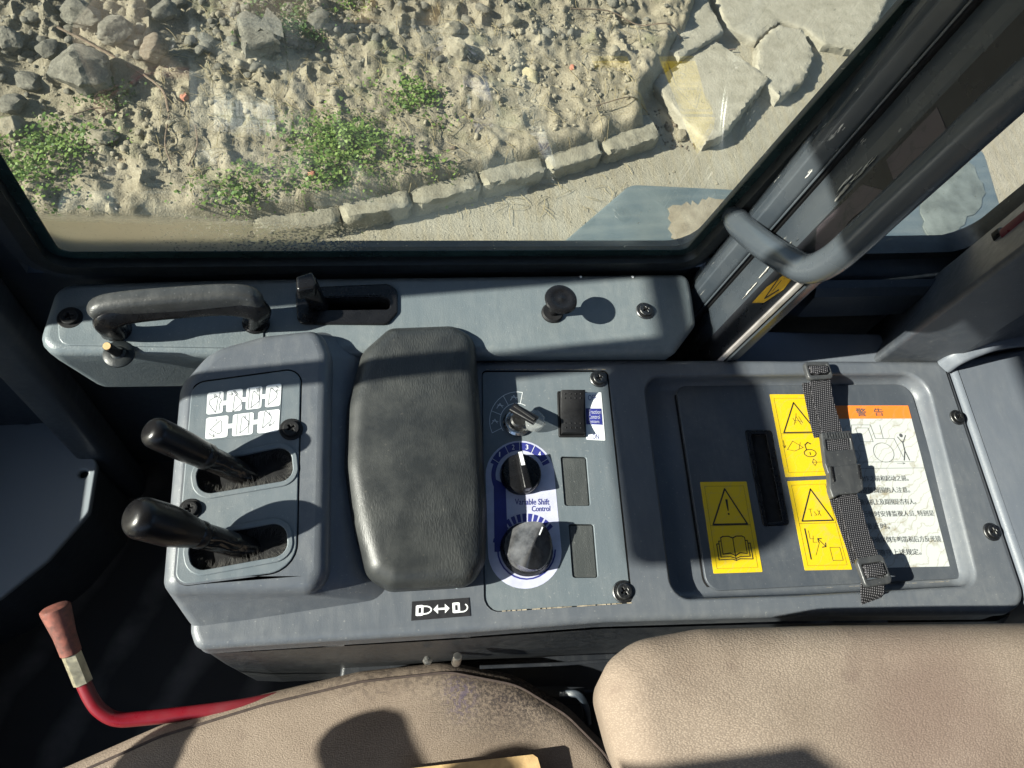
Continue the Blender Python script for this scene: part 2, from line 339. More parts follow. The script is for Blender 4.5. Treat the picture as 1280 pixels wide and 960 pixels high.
# glass
def glass(name, tint=(1, 1, 1), fog=None, veil=.055):
    m = N(name); T = m.t; tr = m.node('ShaderNodeBsdfTransparent', {'Color': tint}); gl = m.node('ShaderNodeBsdfGlossy', {'Roughness': .0, 'Color': (1, 1, 1)})
    fc = m.node('ShaderNodeLayerWeight', {'Blend': .5}).outputs[1]; fr = m.math('ADD', .10, m.math('MULTIPLY', m.math('POWER', fc, 5), .95)); mx = m.node('ShaderNodeMixShader', {0: fr, 1: tr.outputs[0], 2: gl.outputs[0]})
    out = mx.outputs[0]; dust = m.math('MULTIPLY', m.math('ADD', m.ramp(m.noise(6, 5, .6), .40, .75), .55), veil); dust = m.math('ADD', dust, m.math('MULTIPLY', m.ramp(m.noise(260, 1), .74, .77), .30))
    if fog: fg = fog(m); dust = m.math('ADD', dust, m.math('MULTIPLY', fg, .13))
    df = m.node('ShaderNodeBsdfDiffuse', {'Color': (.62, .60, .46)}); tl = m.node('ShaderNodeBsdfTranslucent', {'Color': (.72, .68, .50)}); ad = m.node('ShaderNodeMixShader', {0: .6, 1: df.outputs[0], 2: tl.outputs[0]})
    if fog: rf_ = m.node('ShaderNodeBsdfRefraction', {'Color': (.97, .95, .86), 'Roughness': .95, 'IOR': 1.07}); out = m.node('ShaderNodeMixShader', {0: fg, 1: out, 2: rf_.outputs[0]}).outputs[0]
    out = m.node('ShaderNodeMixShader', {0: m.math('MINIMUM', dust, .95), 1: out, 2: ad.outputs[0]}).outputs[0]
    T.links.new(out, m.out.inputs[0]); return m.m

# ================================================================ GROUND
ROADZ = -1.45
_tab = {}
def vnoise(x, y, seed=0):
    if seed not in _tab: _tab[seed] = np.random.default_rng(seed).random((256, 256))
    r = _tab[seed]; xi = np.floor(x).astype(int); yi = np.floor(y).astype(int); fx = x-xi; fy = y-yi
    fx = fx*fx*(3-2*fx); fy = fy*fy*(3-2*fy); g = lambda a, b: r[a & 255, b & 255]
    return (g(xi, yi)*(1-fx)+g(xi+1, yi)*fx)*(1-fy)+(g(xi, yi+1)*(1-fx)+g(xi+1, yi+1)*fx)*fy
def fbm(x, y, sc, o=4, seed=0, rid=False, gain=.5):
    s = 0; a = 1; t = 0
    for i in range(o):
        n_ = vnoise(x*sc*2**i+17*i, y*sc*2**i+31*i, seed+i)
        if rid: n_ = 1-abs(2*n_-1)
        s = s+a*n_; t += a; a *= gain
    return s/t
CURB = A2([(-700, 380), (-300, 345), (20, 325), (320, 310), (430, 291), (517, 272), (602, 250), (682, 228), (752, 207), (822, 185)], ROADZ)
EDGE = CURB+A2([(812, 140), (838, 95), (868, 50), (885, 0), (895, -80)], ROADZ)+[(3.6, 7.), (5, 12)]
def edge_sd(x, y):
    """signed distance to the soil edge, positive on the soil side"""
    best = np.full(x.shape, 1e9); sg = np.ones(x.shape)
    for (ax, ay), (bx, by) in zip(EDGE[:-1], EDGE[1:]):
        dx, dy = bx-ax, by-ay; t = np.clip(((x-ax)*dx+(y-ay)*dy)/(dx*dx+dy*dy), 0, 1); d = np.hypot(x-ax-t*dx, y-ay-t*dy)
        cr = dx*(y-ay)-dy*(x-ax); up = d < best; best = np.where(up, d, best); sg = np.where(up, np.sign(cr), sg)
    return best*sg
def soil_h(x, y):
    x = np.asarray(x, float); y = np.asarray(y, float); d = edge_sd(x, y)+(fbm(x, y, 3, 3, 5)-.5)*.10*np.clip((x-1.2)*2, 0, 1)
    on = np.clip((d-.03)/.09, 0, 1); on = on*on*(3-2*on)
    rub = np.clip((y-2.45-.25*(x+1))*.8, 0, 1)*np.clip(1.3-x*.7, 0, 1)
    h = .088+.05*fbm(x, y, 1.1, 3, 40)+.035*np.clip(d, 0, 3)
    pat = .12+1.25*np.clip((fbm(x, y, 1.6, 3, 300)-.38)*4, 0, 1)
    cl = fbm(x, y, 7, 5, 9, True)**2*(.05+.12*rub)+(1-fbm(x, y, 17, 3, 70, True))*(.034+.055*rub)*pat+(1-fbm(x, y, 44, 2, 90, True))*(.007+.020*rub)*pat
    return ROADZ+on*(h+cl)+.003*fbm(x, y, 5, 3, 3)
gx = np.concatenate([[-80, -40, -20, -10, -6, -4], np.arange(-2.6, 4.2, .0125), [4.6, 5.5, 7, 10, 15, 25, 45, 90]])
gy = np.concatenate([[-80, -40, -20, -10, -5, -2, 0, 1, 1.5], np.arange(1.75, 4.6, .0125), [4.9, 5.5, 7, 10, 16, 28, 60, 120]])
GX, GY = np.meshgrid(gx, gy); GZ = soil_h(GX, GY); nx = len(gx); ny = len(gy)
V = np.stack([GX.ravel(), GY.ravel(), GZ.ravel()], 1); ii = (np.arange(ny-1)[:, None]*nx+np.arange(nx-1)[None]).ravel()
F = np.stack([ii, ii+1, ii+nx+1, ii+nx], 1)
def fast_mesh(name, V, F, mat):
    me = bpy.data.meshes.new(name); me.vertices.add(len(V)); me.vertices.foreach_set('co', V.astype(np.float32).ravel()); k = F.shape[1]
    me.loops.add(F.size); me.loops.foreach_set('vertex_index', F.astype(np.int32).ravel()); me.polygons.add(len(F)); me.polygons.foreach_set('loop_start', np.arange(0, F.size, k, dtype=np.int32))
    me.update(calc_edges=True); me.validate(); me.materials.append(mat); return me
m = N('ground_soil_and_concrete'); at_ = m.node('ShaderNodeAttribute', attribute_name='soil').outputs['Fac']
rb_ = m.node('ShaderNodeAttribute', attribute_name='rubble').outputs['Fac']
n1 = m.noise(3, 5, .6); n2 = m.noise(28, 5, .65); n3 = m.noise(130, 3, .6)
so_ = m.mix(m.ramp(n2, .3, .7), (.155, .130, .090, 1), (.265, .232, .168, 1)); so_ = m.mix(m.ramp(n3, .4, .75, 0, .6), so_, (.33, .295, .225, 1))
so_ = m.mix(m.math('MULTIPLY', rb_, .9), so_, m.mix(m.ramp(n2, .3, .7), (.050, .047, .040, 1), (.125, .115, .097, 1)))
so_ = m.mix(m.ramp(m.noise(4, 4, .6), .55, .70, 0, .35), so_, (.10, .12, .045, 1))
cr_ = m.noise(9, 6, .65); st_ = m.wave(5, m.map((1, .12, 1), (0, 0, -.35)), 5, 4)
cc_ = m.mix(m.ramp(cr_, .3, .7), (.235, .212, .162, 1), (.315, .288, .225, 1)); cc_ = m.mix(m.ramp(n3, .55, .75, 0, .3), cc_, (.17, .15, .11, 1)); cc_ = m.mix(m.ramp(st_, .5, 1, 0, .22), cc_, (.27, .22, .13, 1))
cc_ = m.mix(m.ramp(n1, .35, .6, .25, 0), cc_, (.18, .16, .12, 1))
M['ground'] = m.fin(m.mix(at_, cc_, so_), .9, m.bump(n3, .6, .010, m.bump(n2, .4, .012)), spec=.2)
me = fast_mesh('ground', V, F, M['ground'])
D_ = edge_sd(GX, GY)+(fbm(GX, GY, 3, 3, 5)-.5)*.10*np.clip((GX-1.2)*2, 0, 1)
a = me.attributes.new('soil', 'FLOAT', 'POINT'); a.data.foreach_set('value', np.clip(D_/.05+.2, 0, 1).ravel().astype(np.float32))
RUB = np.clip((GY-2.45-.25*(GX+1))*.9, 0, 1)*np.clip(1.3-GX*.7, 0, 1)
a = me.attributes.new('rubble', 'FLOAT', 'POINT'); a.data.foreach_set('value', RUB.ravel().astype(np.float32))
g = link('ground', me, None, None, True, 60); tag(g, 'sandy soil verge running down to a pale concrete roadway', kind='structure')

# stones
_ico = {}
def ico(sub):
    if sub not in _ico:
        bm = bmesh.new(); bmesh.ops.create_icosphere(bm, subdivisions=sub, radius=1); _ico[sub] = (np.array([v.co[:] for v in bm.verts]), np.array([[v.index for v in f.verts] for f in bm.faces])); bm.free()
    return _ico[sub]
def rock_v(sub, size, seed, rough=.22, facets=9):
    v, f = ico(sub); r = np.random.default_rng(seed); v = v.copy(); 
    for k in range(facets):
        nn = _n(r.normal(size=3)); d = r.uniform(.62, .9); s_ = v@nn; v = v-np.outer(np.maximum(s_-d, 0), nn)
    a = r.uniform(0, 6, 3); v = v*(1+rough*.35*(np.sin(v@_n(r.normal(size=3))*5+a[0])*np.sin(v@_n(r.normal(size=3))*6+a[1]))[:, None])
    if sub >= 3: v = v*(1+.05*(np.sin(v@r.normal(size=3)*9+a[2])*np.sin(v@r.normal(size=3)*11))[:, None]+(r.random((len(v), 1))-.5)*.035)
    return v*np.array(size), f
def rotz(a): c, s = math.cos(a), math.sin(a); return np.array([[c, -s, 0], [s, c, 0], [0, 0, 1]])
def rock_mat(name, a_, b_):
    m = N(name); n1 = m.noise(14, 5, .65); n2 = m.noise(90, 4, .6)
    return m.fin(m.mix(m.ramp(n2, .4, .75, 0, .5), m.mix(m.ramp(n1, .35, .65), a_+(1,), b_+(1,)), (.27, .25, .20, 1)), .9, m.bump(n2, .6, .006, m.bump(n1, .4, .01)), spec=.2)
M['rockg'] = rock_mat('grey_stone', (.065, .061, .052), (.14, .132, .112)); M['rockt'] = rock_mat('tan_stone', (.15, .128, .09), (.26, .23, .17)); M['rockb'] = rock_mat('brownish_stone', (.085, .065, .05), (.15, .115, .085))
M['rocky'] = rock_mat('yellowish_stone', (.30, .25, .14), (.38, .33, .20)); M['concrete'] = rock_mat('broken_concrete', (.21, .192, .15), (.295, .272, .22)); M['kerb'] = rock_mat('weathered_kerb_concrete', (.155, .14, .105), (.255, .235, .18)); M['brick'] = rock_mat('red_brick_fragment', (.35, .12, .08), (.42, .18, .12))
def put_rock(px, wpx, flat, matk, label, name='rock', cat='rock', seed=0, group='larger stones lying on the soil', asp=.75, rot=0, lift=0):
    p = at(*px, ROADZ+.12); z = float(soil_h(np.array([p[0]]), np.array([p[1]]))[0]); p = at(*px, z+.02); s = wpx/2*np.linalg.norm(p-CAM)/FPX*1.0
    v, f = rock_v(4 if wpx > 30 else 3, (s, s*asp, s*flat), seed, facets=14); v = v@rotz(rot).T+np.array([p[0], p[1], z+s*flat*.45+lift])
    me = fast_mesh(name, v-np.array([p[0], p[1], z]), f, M[matk]); ob = link(name, me, None, None, True, 32); ob.location = (p[0], p[1], z); tag(ob, label, cat, group)
    return ob
for i, a_ in enumerate([
    ((105, 92), 76, .55, 'rockg', 'largest rounded grey boulder in the rubble at upper left'),
    ((190, 62), 38, .7, 'rockb', 'brownish upright stone just right of the large grey boulder'),
    ((98, 17), 46, .5, 'rockg', 'flat grey stone at the top edge above the large boulder'),
    ((145, 36), 44, .5, 'rockg', 'grey stone half buried above and right of the large boulder'),
    ((12, 50), 34, .6, 'rockg', 'grey stone at the upper left corner of the view'),
    ((14, 128), 30, .6, 'rockg', 'upper of two rounded stones at the left edge above the weeds'),
    ((14, 158), 36, .6, 'rockt', 'lower of two rounded stones at the left edge above the weeds'),
    ((36, 100), 30, .6, 'rockg', 'grey stone left of the large boulder'),
    ((60, 62), 28, .6, 'rockg', 'grey stone above left of the large boulder'),
    ((574, 62), 34, .8, 'rockt', 'tall tan clod casting a shadow, lower of a pair at top centre'),
    ((566, 36), 24, .8, 'rockt', 'smaller tan clod, upper of a pair at top centre'),
    ((664, 92), 28, .3, 'rocky', 'flat yellowish stone chip lying alone on the bare soil'),
    ((126, 172), 34, .5, 'rockt', 'tan clod beside the weeds at left'),
    ((205, 12), 30, .6, 'rockg', 'grey stone at the top edge, left of the broken slab piece'),
    ((255, 45), 22, .5, 'rockg', 'small grey stone left of the broken slab piece'),
    ((400, 22), 30, .5, 'rockg', 'grey stone right of the broken slab piece'),
    ((362, 50), 22, .6, 'rockb', 'small brownish stone beside the dark green weeds'),
    ((640, 22), 20, .6, 'rockt', 'small tan stone at the top edge right of the clod pair'),
    ((770, 62), 20, .6, 'rockt', 'small tan stone among pebbles near the concrete slabs'),
    ((785, 20), 20, .6, 'rockt', 'small tan stone near the top edge left of the slabs'),
    ((852, 168), 18, .7, 'rockt', 'small stone by the tip of the tilted slab'),
    ((230, 118), 13, .7, 'brick', 'small red brick fragment in the rubble'),
    ((390, 214), 11, .7, 'brick', 'pinkish chip lying in the large weed patch'),
    ((716, 81), 9, .7, 'brick', 'tiny orange red chip on the bare soil'),
    ((567, 182), 10, .7, 'rockb', 'tiny dark stone on the soil above the kerb')]):
    put_rock(a_[0], a_[1], a_[2], a_[3], a_[4], seed=100+i, rot=i*1.3, name='brick_fragment' if a_[3] == 'brick' else 'rock', cat='fragment' if a_[3] == 'brick' else 'rock')
def slab(name, px, h, th, label, cat, matk='concrete', tilt=(0, 0), seed=1, jag=.006, group=None):
    """broken concrete slab: jagged outline given on its top plane"""
    P = A2(px, ROADZ+h); out = []; r = np.random.default_rng(seed)
    for i in range(len(P)):
        a, b = np.array(P[i]), np.array(P[(i+1) % len(P)]); n_ = max(2, int(np.linalg.norm(b-a)/.02))
        for k in range(n_): out.append(tuple(a+(b-a)*k/n_+r.normal(size=2)*jag*.35*(k > 0)))
    if area2(out) < 0: out = out[::-1]
    c = np.mean(out, 0); zf = lambda x, y: (x-c[0])*tilt[0]+(y-c[1])*tilt[1]
    R = []
    for ins, dz in [(-.006, -th), (0, -th*.5), (-.004, -.02), (0, -.006), (.008, 0), (.03, .0)]:
        Q = inset(out, ins); R.append([(q[0]+r.normal()*.002, q[1]+r.normal()*.002, ROADZ+h+dz+zf(*q)+r.normal()*.0006) for q in Q])
    for s_ in (.75, .5, .25):
        Q = c+(np.array(inset(out, .03))-c)*s_; R.append([(q[0], q[1], ROADZ+h+zf(*q)+r.normal()*.0002) for q in Q])
    o = loft(name, R, M[matk], None, ang=40); return tag(o, label, cat, group)
slab('concrete_slab', [(817, 98), (892, 47), (960, 100), (905, 168), (884, 176), (862, 155)], .075, .085, 'large tilted five sided concrete slab on the paving', 'slab', tilt=(.06, -.02), seed=3, group='broken slabs on the paving')
slab('concrete_slab', [(950, 52), (975, 30), (1005, 38), (1018, 68), (1006, 100), (975, 121), (945, 95)], .07, .08, 'smaller rounded broken slab behind the tilted slab', 'slab', seed=4, jag=.012, group='broken slabs on the paving')
slab('paving_slab', [(868, 0), (880, -10), (905, 38), (890, 48), (850, 72), (838, 62)], .10, .10, 'low concrete paving piece half under the soil by the slabs', 'slab', seed=6)
slab('paving_slab', [(872, -60), (1140, -60), (1100, 20), (1075, 62), (1030, 55), (1008, 36), (975, 26), (946, 50), (910, 34)], .055, .10, 'pale cracked concrete paving at the top right corner', 'slab', seed=7, jag=.008)
slab('slab_fragment', [(296, 20), (308, 14), (345, 34), (340, 24), (347, 48), (306, 56)], .30, .06, 'flat notched grey slab fragment standing out of the rubble', 'slab', 'rockg', tilt=(0, .1), seed=8, jag=.01)
# kerb stones
def kerb(p0, p1, label, seed, w=.22, h=.10):
    r = np.random.default_rng(seed); a, b = np.array(p0), np.array(p1); L = np.linalg.norm(b-a); d = (b-a)/L; nn = np.array([-d[1], d[0]])
    nu = max(8, int(L/.02)); prof = [(0, 0), (0, .3), (0, .6), (0, .88), (.003, .96), (.010, 1), (.05, 1.0), (.10, 1.0), (.15, .98), (.22, .93), (.24, .3)]
    rings = []
    for i in range(nu+1):
        t = i/nu; e = min(t, 1-t); ch = max(0, 1-e/.07); ring = []
        for k, (q, z) in enumerate(prof):
            qq = q+(.03*ch*r.uniform(.4, 1) if q < .05 else 0)+r.normal()*.0035; zz = z*h*(1-.35*ch*r.uniform(.2, 1)*(q < .08))+r.normal()*.003
            pp = a+d*(t*L+r.normal()*.003)+nn*qq; ring.append((pp[0], pp[1], ROADZ+zz-.01+.012*math.sin(seed*2.1)*(t-.5)-.006*math.sin(seed)))
        rings.append(ring)
    o = loft('kerb_stone', rings, M['kerb'], None, closed=False, ang=50); return tag(o, label, 'kerb stone', 'chipped kerb stones along the road')
def cpt(i, t): a, b = np.array(CURB[i]), np.array(CURB[i+1]); return a+(b-a)*t
kl = ['kerb stone behind the fogged glass at the far left', 'kerb stone behind the fogged glass, second from the left', 'kerb stone under the end of the fogged band', 'kerb stone just right of the fogged band',
      'kerb stone below the small upper weed patch', 'cracked kerb stone in the middle of the visible row', 'short battered kerb stone second from the right', 'rightmost kerb stone beside the road bend']
ks = [(1, .4, .99), (2, .01, .99), (3, .01, .985), (4, .015, .985), (5, .02, .98), (6, .02, .975), (7, .03, .97), (8, .03, .98)]
for (i, t0, t1), lb in zip(ks, kl): kerb(cpt(i, t0), cpt(i, t1), lb, 50+i)
# pebbles and clods: uncountable
def scatter(name, n, size, matk, label, dens, seed, sub=1):
    r = np.random.default_rng(seed); VV = []; FF = []; k = 0; c = 0
    while c < n:
        m_ = 4000; x = r.uniform(-2.2, 4.0, m_); y = r.uniform(1.85, 4.4, m_); d = edge_sd(x, y); ok = (r.random(m_) < dens(x, y, d)); x, y = x[ok], y[ok]; z = soil_h(x, y)
        for i in range(min(len(x), n-c)):
            s_ = size[0]*(size[1]/size[0])**(r.random()**2.2); v, f = rock_v(sub if s_ < .013 else 2, (s_, s_*r.uniform(.6, .95), s_*r.uniform(.45, .8)), int(r.integers(1 << 30)), facets=9, rough=.5)
            VV.append(v@rotz(r.uniform(0, 6)).T+np.array([x[i], y[i], z[i]+s_*.15])); FF.append(f+k); k += len(v)
        c += len(x)
    o = link(name, fast_mesh(name, np.concatenate(VV), np.concatenate(FF), M[matk]), None, None, False); return tag(o, label, 'stones', kind='stuff')
rubf = lambda x, y: np.clip((y-2.45-.25*(x+1))*.9, 0, 1)*np.clip(1.3-x*.7, 0, 1)
cl_ = lambda x, y: np.clip((fbm(x, y, 2.2, 2, 200)-.42)*5, 0, 1)
scatter('gravel', 5200, (.005, .045), 'rockg', 'grey gravel and lumps heaped at the upper left', lambda x, y, d: (d > .18)*rubf(x, y), 11)
scatter('pebbles', 6000, (.003, .022), 'rockt', 'tan pebbles and dry crumbs scattered over the soil', lambda x, y, d: (d > .16)*(.15+.85*cl_(x, y)), 12)
scatter('road_grit', 160, (.003, .009), 'rockt', 'few small grit crumbs on the concrete road', lambda x, y, d: (d < -.02)*(d > -.5)*.6, 13)
scatter('slab_edge_debris', 90, (.006, .022), 'rockb', 'small brownish chips gathered between soil and tilted slab', lambda x, y, d: (np.hypot(x-at(845, 160, ROADZ)[0], y-at(845, 160, ROADZ)[1]) < .16)*1., 14)
# weeds
def leafmat(name, a_, b_):
    m = N(name); rr = m.node('ShaderNodeNewGeometry').outputs['Random Per Island']; c = m.mix(rr, a_+(1,), b_+(1,)); m.fin(c, .55, spec=.3)
    tl = m.node('ShaderNodeBsdfTranslucent', {'Color': c}); mx = m.node('ShaderNodeMixShader', {0: .3, 1: m.b.outputs[0], 2: tl.outputs[0]}); m.t.links.new(mx.outputs[0], m.out.inputs[0]); return m.m
M['leaf'] = leafmat('weed_leaf', (.05, .11, .022), (.20, .28, .07)); M['leafd'] = leafmat('dark_weed_leaf', (.025, .06, .015), (.07, .12, .03)); M['straw'] = leafmat('dry_straw', (.30, .24, .13), (.46, .38, .22))
def weeds(px, rx, ry, n, matk, label, seed, ls=.016):
    r = np.random.default_rng(seed); p = at(*px, ROADZ+.15); VV = []; FF = []; k = 0; S_ = np.linalg.norm(p-CAM)/FPX; rx *= S_*1.05; ry *= S_*1.35
    nc = max(3, n//22); cen = [(r.normal()*.42*rx, r.normal()*.42*ry) for _ in range(nc)]
    for i in range(n):
        c = cen[r.integers(nc)]; sg_ = .018+.035*r.random()**2; q = np.array([p[0]+c[0]+r.normal()*sg_*1.3, p[1]+c[1]+r.normal()*sg_]); z = float(soil_h(q[:1], q[1:])[0])+abs(r.normal())*.022+.004
        a = r.uniform(0, 6.28); L = ls*r.uniform(.35, 1.35); W = L*r.uniform(.25, .48); t = r.uniform(-.1, .75); ca, sa = math.cos(a), math.sin(a)
        o_ = np.array([q[0], q[1], z]); u = np.array([ca*math.cos(t), sa*math.cos(t), math.sin(t)]); v = np.array([-sa, ca, r.normal()*.25])
        VV += [o_, o_+u*L*.5+v*W+[0, 0, .002], o_+u*L, o_+u*L*.5-v*W+[0, 0, .002]]; FF.append([k, k+1, k+2, k+3]); k += 4
    o = link('weed_patch', fast_mesh('weed_patch', np.array(VV), np.array(FF), M[matk]), None, None, False); return tag(o, label, 'weeds', kind='stuff')
weeds((432, 182), 70, 38, 2000, 'leaf', 'largest bright green weed patch in the middle of the soil', 1)
weeds((395, 225), 60, 20, 500, 'leaf', 'sparse weeds trailing below the largest patch', 2)
weeds((515, 124), 40, 24, 620, 'leaf', 'small bright green weed patch right of the largest one', 3)
weeds((30, 228), 52, 34, 1050, 'leaf', 'bright green weeds at the left edge above the fogged glass', 4)
weeds((85, 180), 45, 25, 700, 'leaf', 'weeds among clods below the boulder at left', 5)
weeds((290, 245), 40, 28, 420, 'leaf', 'thin scattered weeds above the fogged band', 6)
weeds((150, 130), 40, 12, 220, 'leafd', 'small dark weeds beneath the large boulder', 7)
weeds((362, 48), 40, 26, 900, 'leafd', 'dark green weeds beside the flat slab fragment', 8)
weeds((555, 215), 40, 10, 160, 'leaf', 'few weeds along the top of the kerb', 9)
weeds((445, 10), 30, 14, 200, 'leaf', 'few weeds at the top edge of the view', 10)
def straws(name, n, label, seed, reg, L=(.03, .12), w=.0012, matk='straw'):
    r = np.random.default_rng(seed); VV = []; FF = []; k = 0
    for i in range(n):
        px = (r.uniform(*reg[0]), r.uniform(*reg[1])); p = at(*px, ROADZ+.15); a = r.uniform(0, 6.28); l = r.uniform(*L); b = r.normal()*.4; pts = []
        for s_ in np.linspace(0, 1, 5):
            x = p[0]+math.cos(a+b*s_)*l*s_; y = p[1]+math.sin(a+b*s_)*l*s_; pts.append(np.array([x, y, float(soil_h(np.array([x]), np.array([y]))[0])+.006+.008*math.sin(s_*3.1)]))
        sd = np.array([-math.sin(a), math.cos(a), 0])*w; up = np.array([0, 0, w*1.4])
        for q in pts: VV += [q-sd, q+up, q+sd]
        for j in range(4):
            for c in range(3): FF.append([k+3*j+c, k+3*j+(c+1) % 3, k+3*j+3+(c+1) % 3, k+3*j+3+c])
        k += 15
    return tag(link(name, fast_mesh(name, np.array(VV), np.array(FF), M[matk]), None, None, False), label, 'straw', kind='stuff')
straws('dry_straw', 520, 'dry straw and grass stems strewn over the soil', 21, ((200, 800), (0, 240)))
straws('weed_stems', 420, 'thin green stems straggling through the largest weed patch', 22, ((350, 500), (140, 240)), (.015, .06), .0008, 'leaf')
M['twig'] = simple('twig_bark', (.14, .10, .07), .8, 0, .4, 60, .4)
def twig(px, r, label):
    P = crom([np.array([*(q := at(u, v, ROADZ+.17))[:2], float(soil_h(q[:1], q[1:2])[0])+.016+.006*(i % 2)]) for i, (u, v) in enumerate(px)], 5)
    tag(tube('twig', P, r, M['twig'], None, 6), label, 'twig', 'twigs lying on the soil')
twig([(78, 50), (120, 68), (170, 95), (205, 122), (213, 148)], .005, 'longest twig running from the large boulder down to the right')
twig([(213, 150), (208, 185), (214, 205)], .003, 'short twig below the end of the longest twig')
twig([(245, 160), (247, 185), (235, 208)], .003, 'thin bent twig left of the largest weed patch')
twig([(95, 150), (125, 142), (150, 145)], .003, 'short twig beside the weeds under the boulder')
twig([(712, 14), (760, 15), (800, 28), (838, 33), (880, 36), (935, 34)], .0035, 'thin wire like twig reaching across to the slabs')
twig([(745, 132), (790, 122), (822, 112)], .003, 'thin twig on bare soil left of the tilted slab')
# deck plate of the machine seen through the glass
fz = -.38
fd = thing('machine_deck', at(900, 300, fz), 'teal grey steel deck plate with a rounded corner outside below the window', 'deck plate')
m = N('deck_paint'); d1 = m.noise(5, 4, .6); d2 = m.wave(2.5, m.map((1, 3, 1), (0, 0, 1.2)), 4, 3)
M['deck'] = m.fin(m.mix(m.ramp(d1, .35, .7, 0, .6), m.mix(m.ramp(d2, .5, 1, 0, .3), (.06, .085, .10, 1), (.14, .16, .16, 1)), (.17, .19, .18, 1)), m.ramp(d1, .3, .7, .25, .5), m.bump(m.noise(60), .05, .001))
P = rp(A2([(520, 460), (788, 230), (1060, 243), (1120, 130), (1230, 188), (1300, 420), (1280, 520)], fz), [.02, .07, .02, .05, .05, .02, .02], 8)
pillow('plate', P, fz, fz-.05, .006, M['deck'], fd, steps=3)
m = N('dried_mud'); M['mud'] = m.fin(m.mix(m.ramp(m.noise(25, 4), .3, .7), (.17, .14, .10, 1), (.27, .235, .175, 1)), .9, m.bump(m.noise(80, 4), .5, .003))
def patch(px, name, matk, z, seed, par, th=.002):
    P = A2(px, z); out = []; r = np.random.default_rng(seed)
    for i in range(len(P)):
        a, b = np.array(P[i]), np.array(P[(i+1) % len(P)])
        for k in range(6): out.append(tuple(a+(b-a)*k/6+r.normal(size=2)*.006))
    if area2(out) < 0: out = out[::-1]
    return loft(name, [to3(out, z-.001), to3(out, z+th*.6), to3(inset(out, .004), z+th)], M[matk], par)
patch([(836, 258), (868, 254), (885, 248), (960, 252), (960, 330), (862, 312), (838, 296)], 'mud_patch', 'mud', fz+.002, 5, fd)
M['mudt'] = simple('thin_mud_film', (.115, .13, .12), .6, 0, .35, 14, .2)
patch([(1150, 258), (1210, 200), (1232, 235), (1222, 262), (1190, 300), (1165, 310)], 'mud_film', 'mudt', fz+.002, 6, fd)

# ================================================================ CAB
W0 = np.array(at(65, 322, .635)); W1 = np.array(at(862, 318, .635)); WD = _n((W1-W0)*[1, 1, 0]); WN = np.array([-WD[1], WD[0], 0])   # WN points outwards
def wp(s, z, o=0): return W0*[1, 1, 0]+WD*s+WN*o+np.array([0, 0, z])
LW = np.linalg.norm((W1-W0)[:2])
cab = thing('machine_cab', (.2, 0, 0), 'dark grey operator cab shell with window openings around the console', 'cab')
def wring(name, outer, inner, o0, o1, mat, par, lean=0):
    """frame ring in the window plane; outer/inner: dense (s,z) loops of equal length"""
    R = []
    for loop, o in ((outer, o0), (inner, o0), (inner, o1), (outer, o1)): R.append([wp(s, z, o) for s, z in loop])
    n = len(outer); V = [p for r in R for p in r]; F = []
    for i in range(4):
        for j in range(n): F.append((i*n+j, i*n+(j+1) % n, ((i+1) % 4)*n+(j+1) % n, ((i+1) % 4)*n+j))
    return mk(name, V, F, mat, par)
ZT = 1.62; LEAN = .115
gl = rp([(0, .635), (LW, .635), (LW+LEAN, ZT), (-.015, ZT)], .022, 6)
def grow(P, d): return [tuple(p) for p in inset(P, -d)]
swin = thing('side_window', wp(LW/2, .62), 'large side window pane fogged along its lower left edge with a dark rubber seal', 'window')
wring('seal', grow(gl, .014), gl, -.012, .012, M['rubber'], swin)
wring('frame', grow(gl, .030), grow(gl, .0142), -.006, .03, M['navy'], swin)
xf = [at(310, 290, .66)[0], at(455, 290, .66)[0]]
def fog(m):  # condensation and dust caked on the lower left of the pane
    g_ = m.t.nodes.new('ShaderNodeSeparateXYZ'); m.t.links.new(m.node('ShaderNodeNewGeometry').outputs['Position'], g_.inputs[0]); x, z = g_.outputs[0], g_.outputs[2]
    top = m.ramp(x, -.32, .02, .712, .696); below = m.ramp(m.math('SUBTRACT', m.math('ADD', z, m.math('MULTIPLY', m.noise(38, 5, .7), .022)), top), -.003, .004, 1, 0)
    dr = m.ramp(m.noise(330, 2, .5), .35, .6); xr = m.ramp(x, xf[0]-.10, xf[1], 0, 1); thr = m.ramp(m.math('SUBTRACT', m.math('ADD', dr, .12), m.math('MULTIPLY', xr, 1.15)), -.1, .15)
    return m.math('MULTIPLY', m.math('MULTIPLY', m.math('MULTIPLY', below, thr), m.ramp(x, xf[1], xf[1]+.03, 1, 0)), m.ramp(m.noise(20, 4), .3, .7, .80, .98))
M['sglass'] = glass('fogged_side_glass', (.90, .93, .90), fog); M['glass'] = glass('clear_cab_glass', (.96, .985, .97), None, .01)
gi = grow(gl, .004); mk('pane', [wp(s, z, .0) for s, z in gi]+[wp(s, z, .005) for s, z in gi], [tuple(range(len(gi))), tuple(range(len(gi), 2*len(gi)))[::-1]]+[(j, (j+1) % len(gi), len(gi)+(j+1) % len(gi), len(gi)+j) for j in range(len(gi))], M['sglass'], swin, False)
# teal edge of the glass seen along the bottom
M['teal'] = simple('green_glass_edge', (.018, .035, .034), .18, 0, .3, 30, .05)
gb = grow(gl, -.011); wring('glass_border', grow(gl, -.0), gb, -.0012, -.0004, M['teal'], swin)
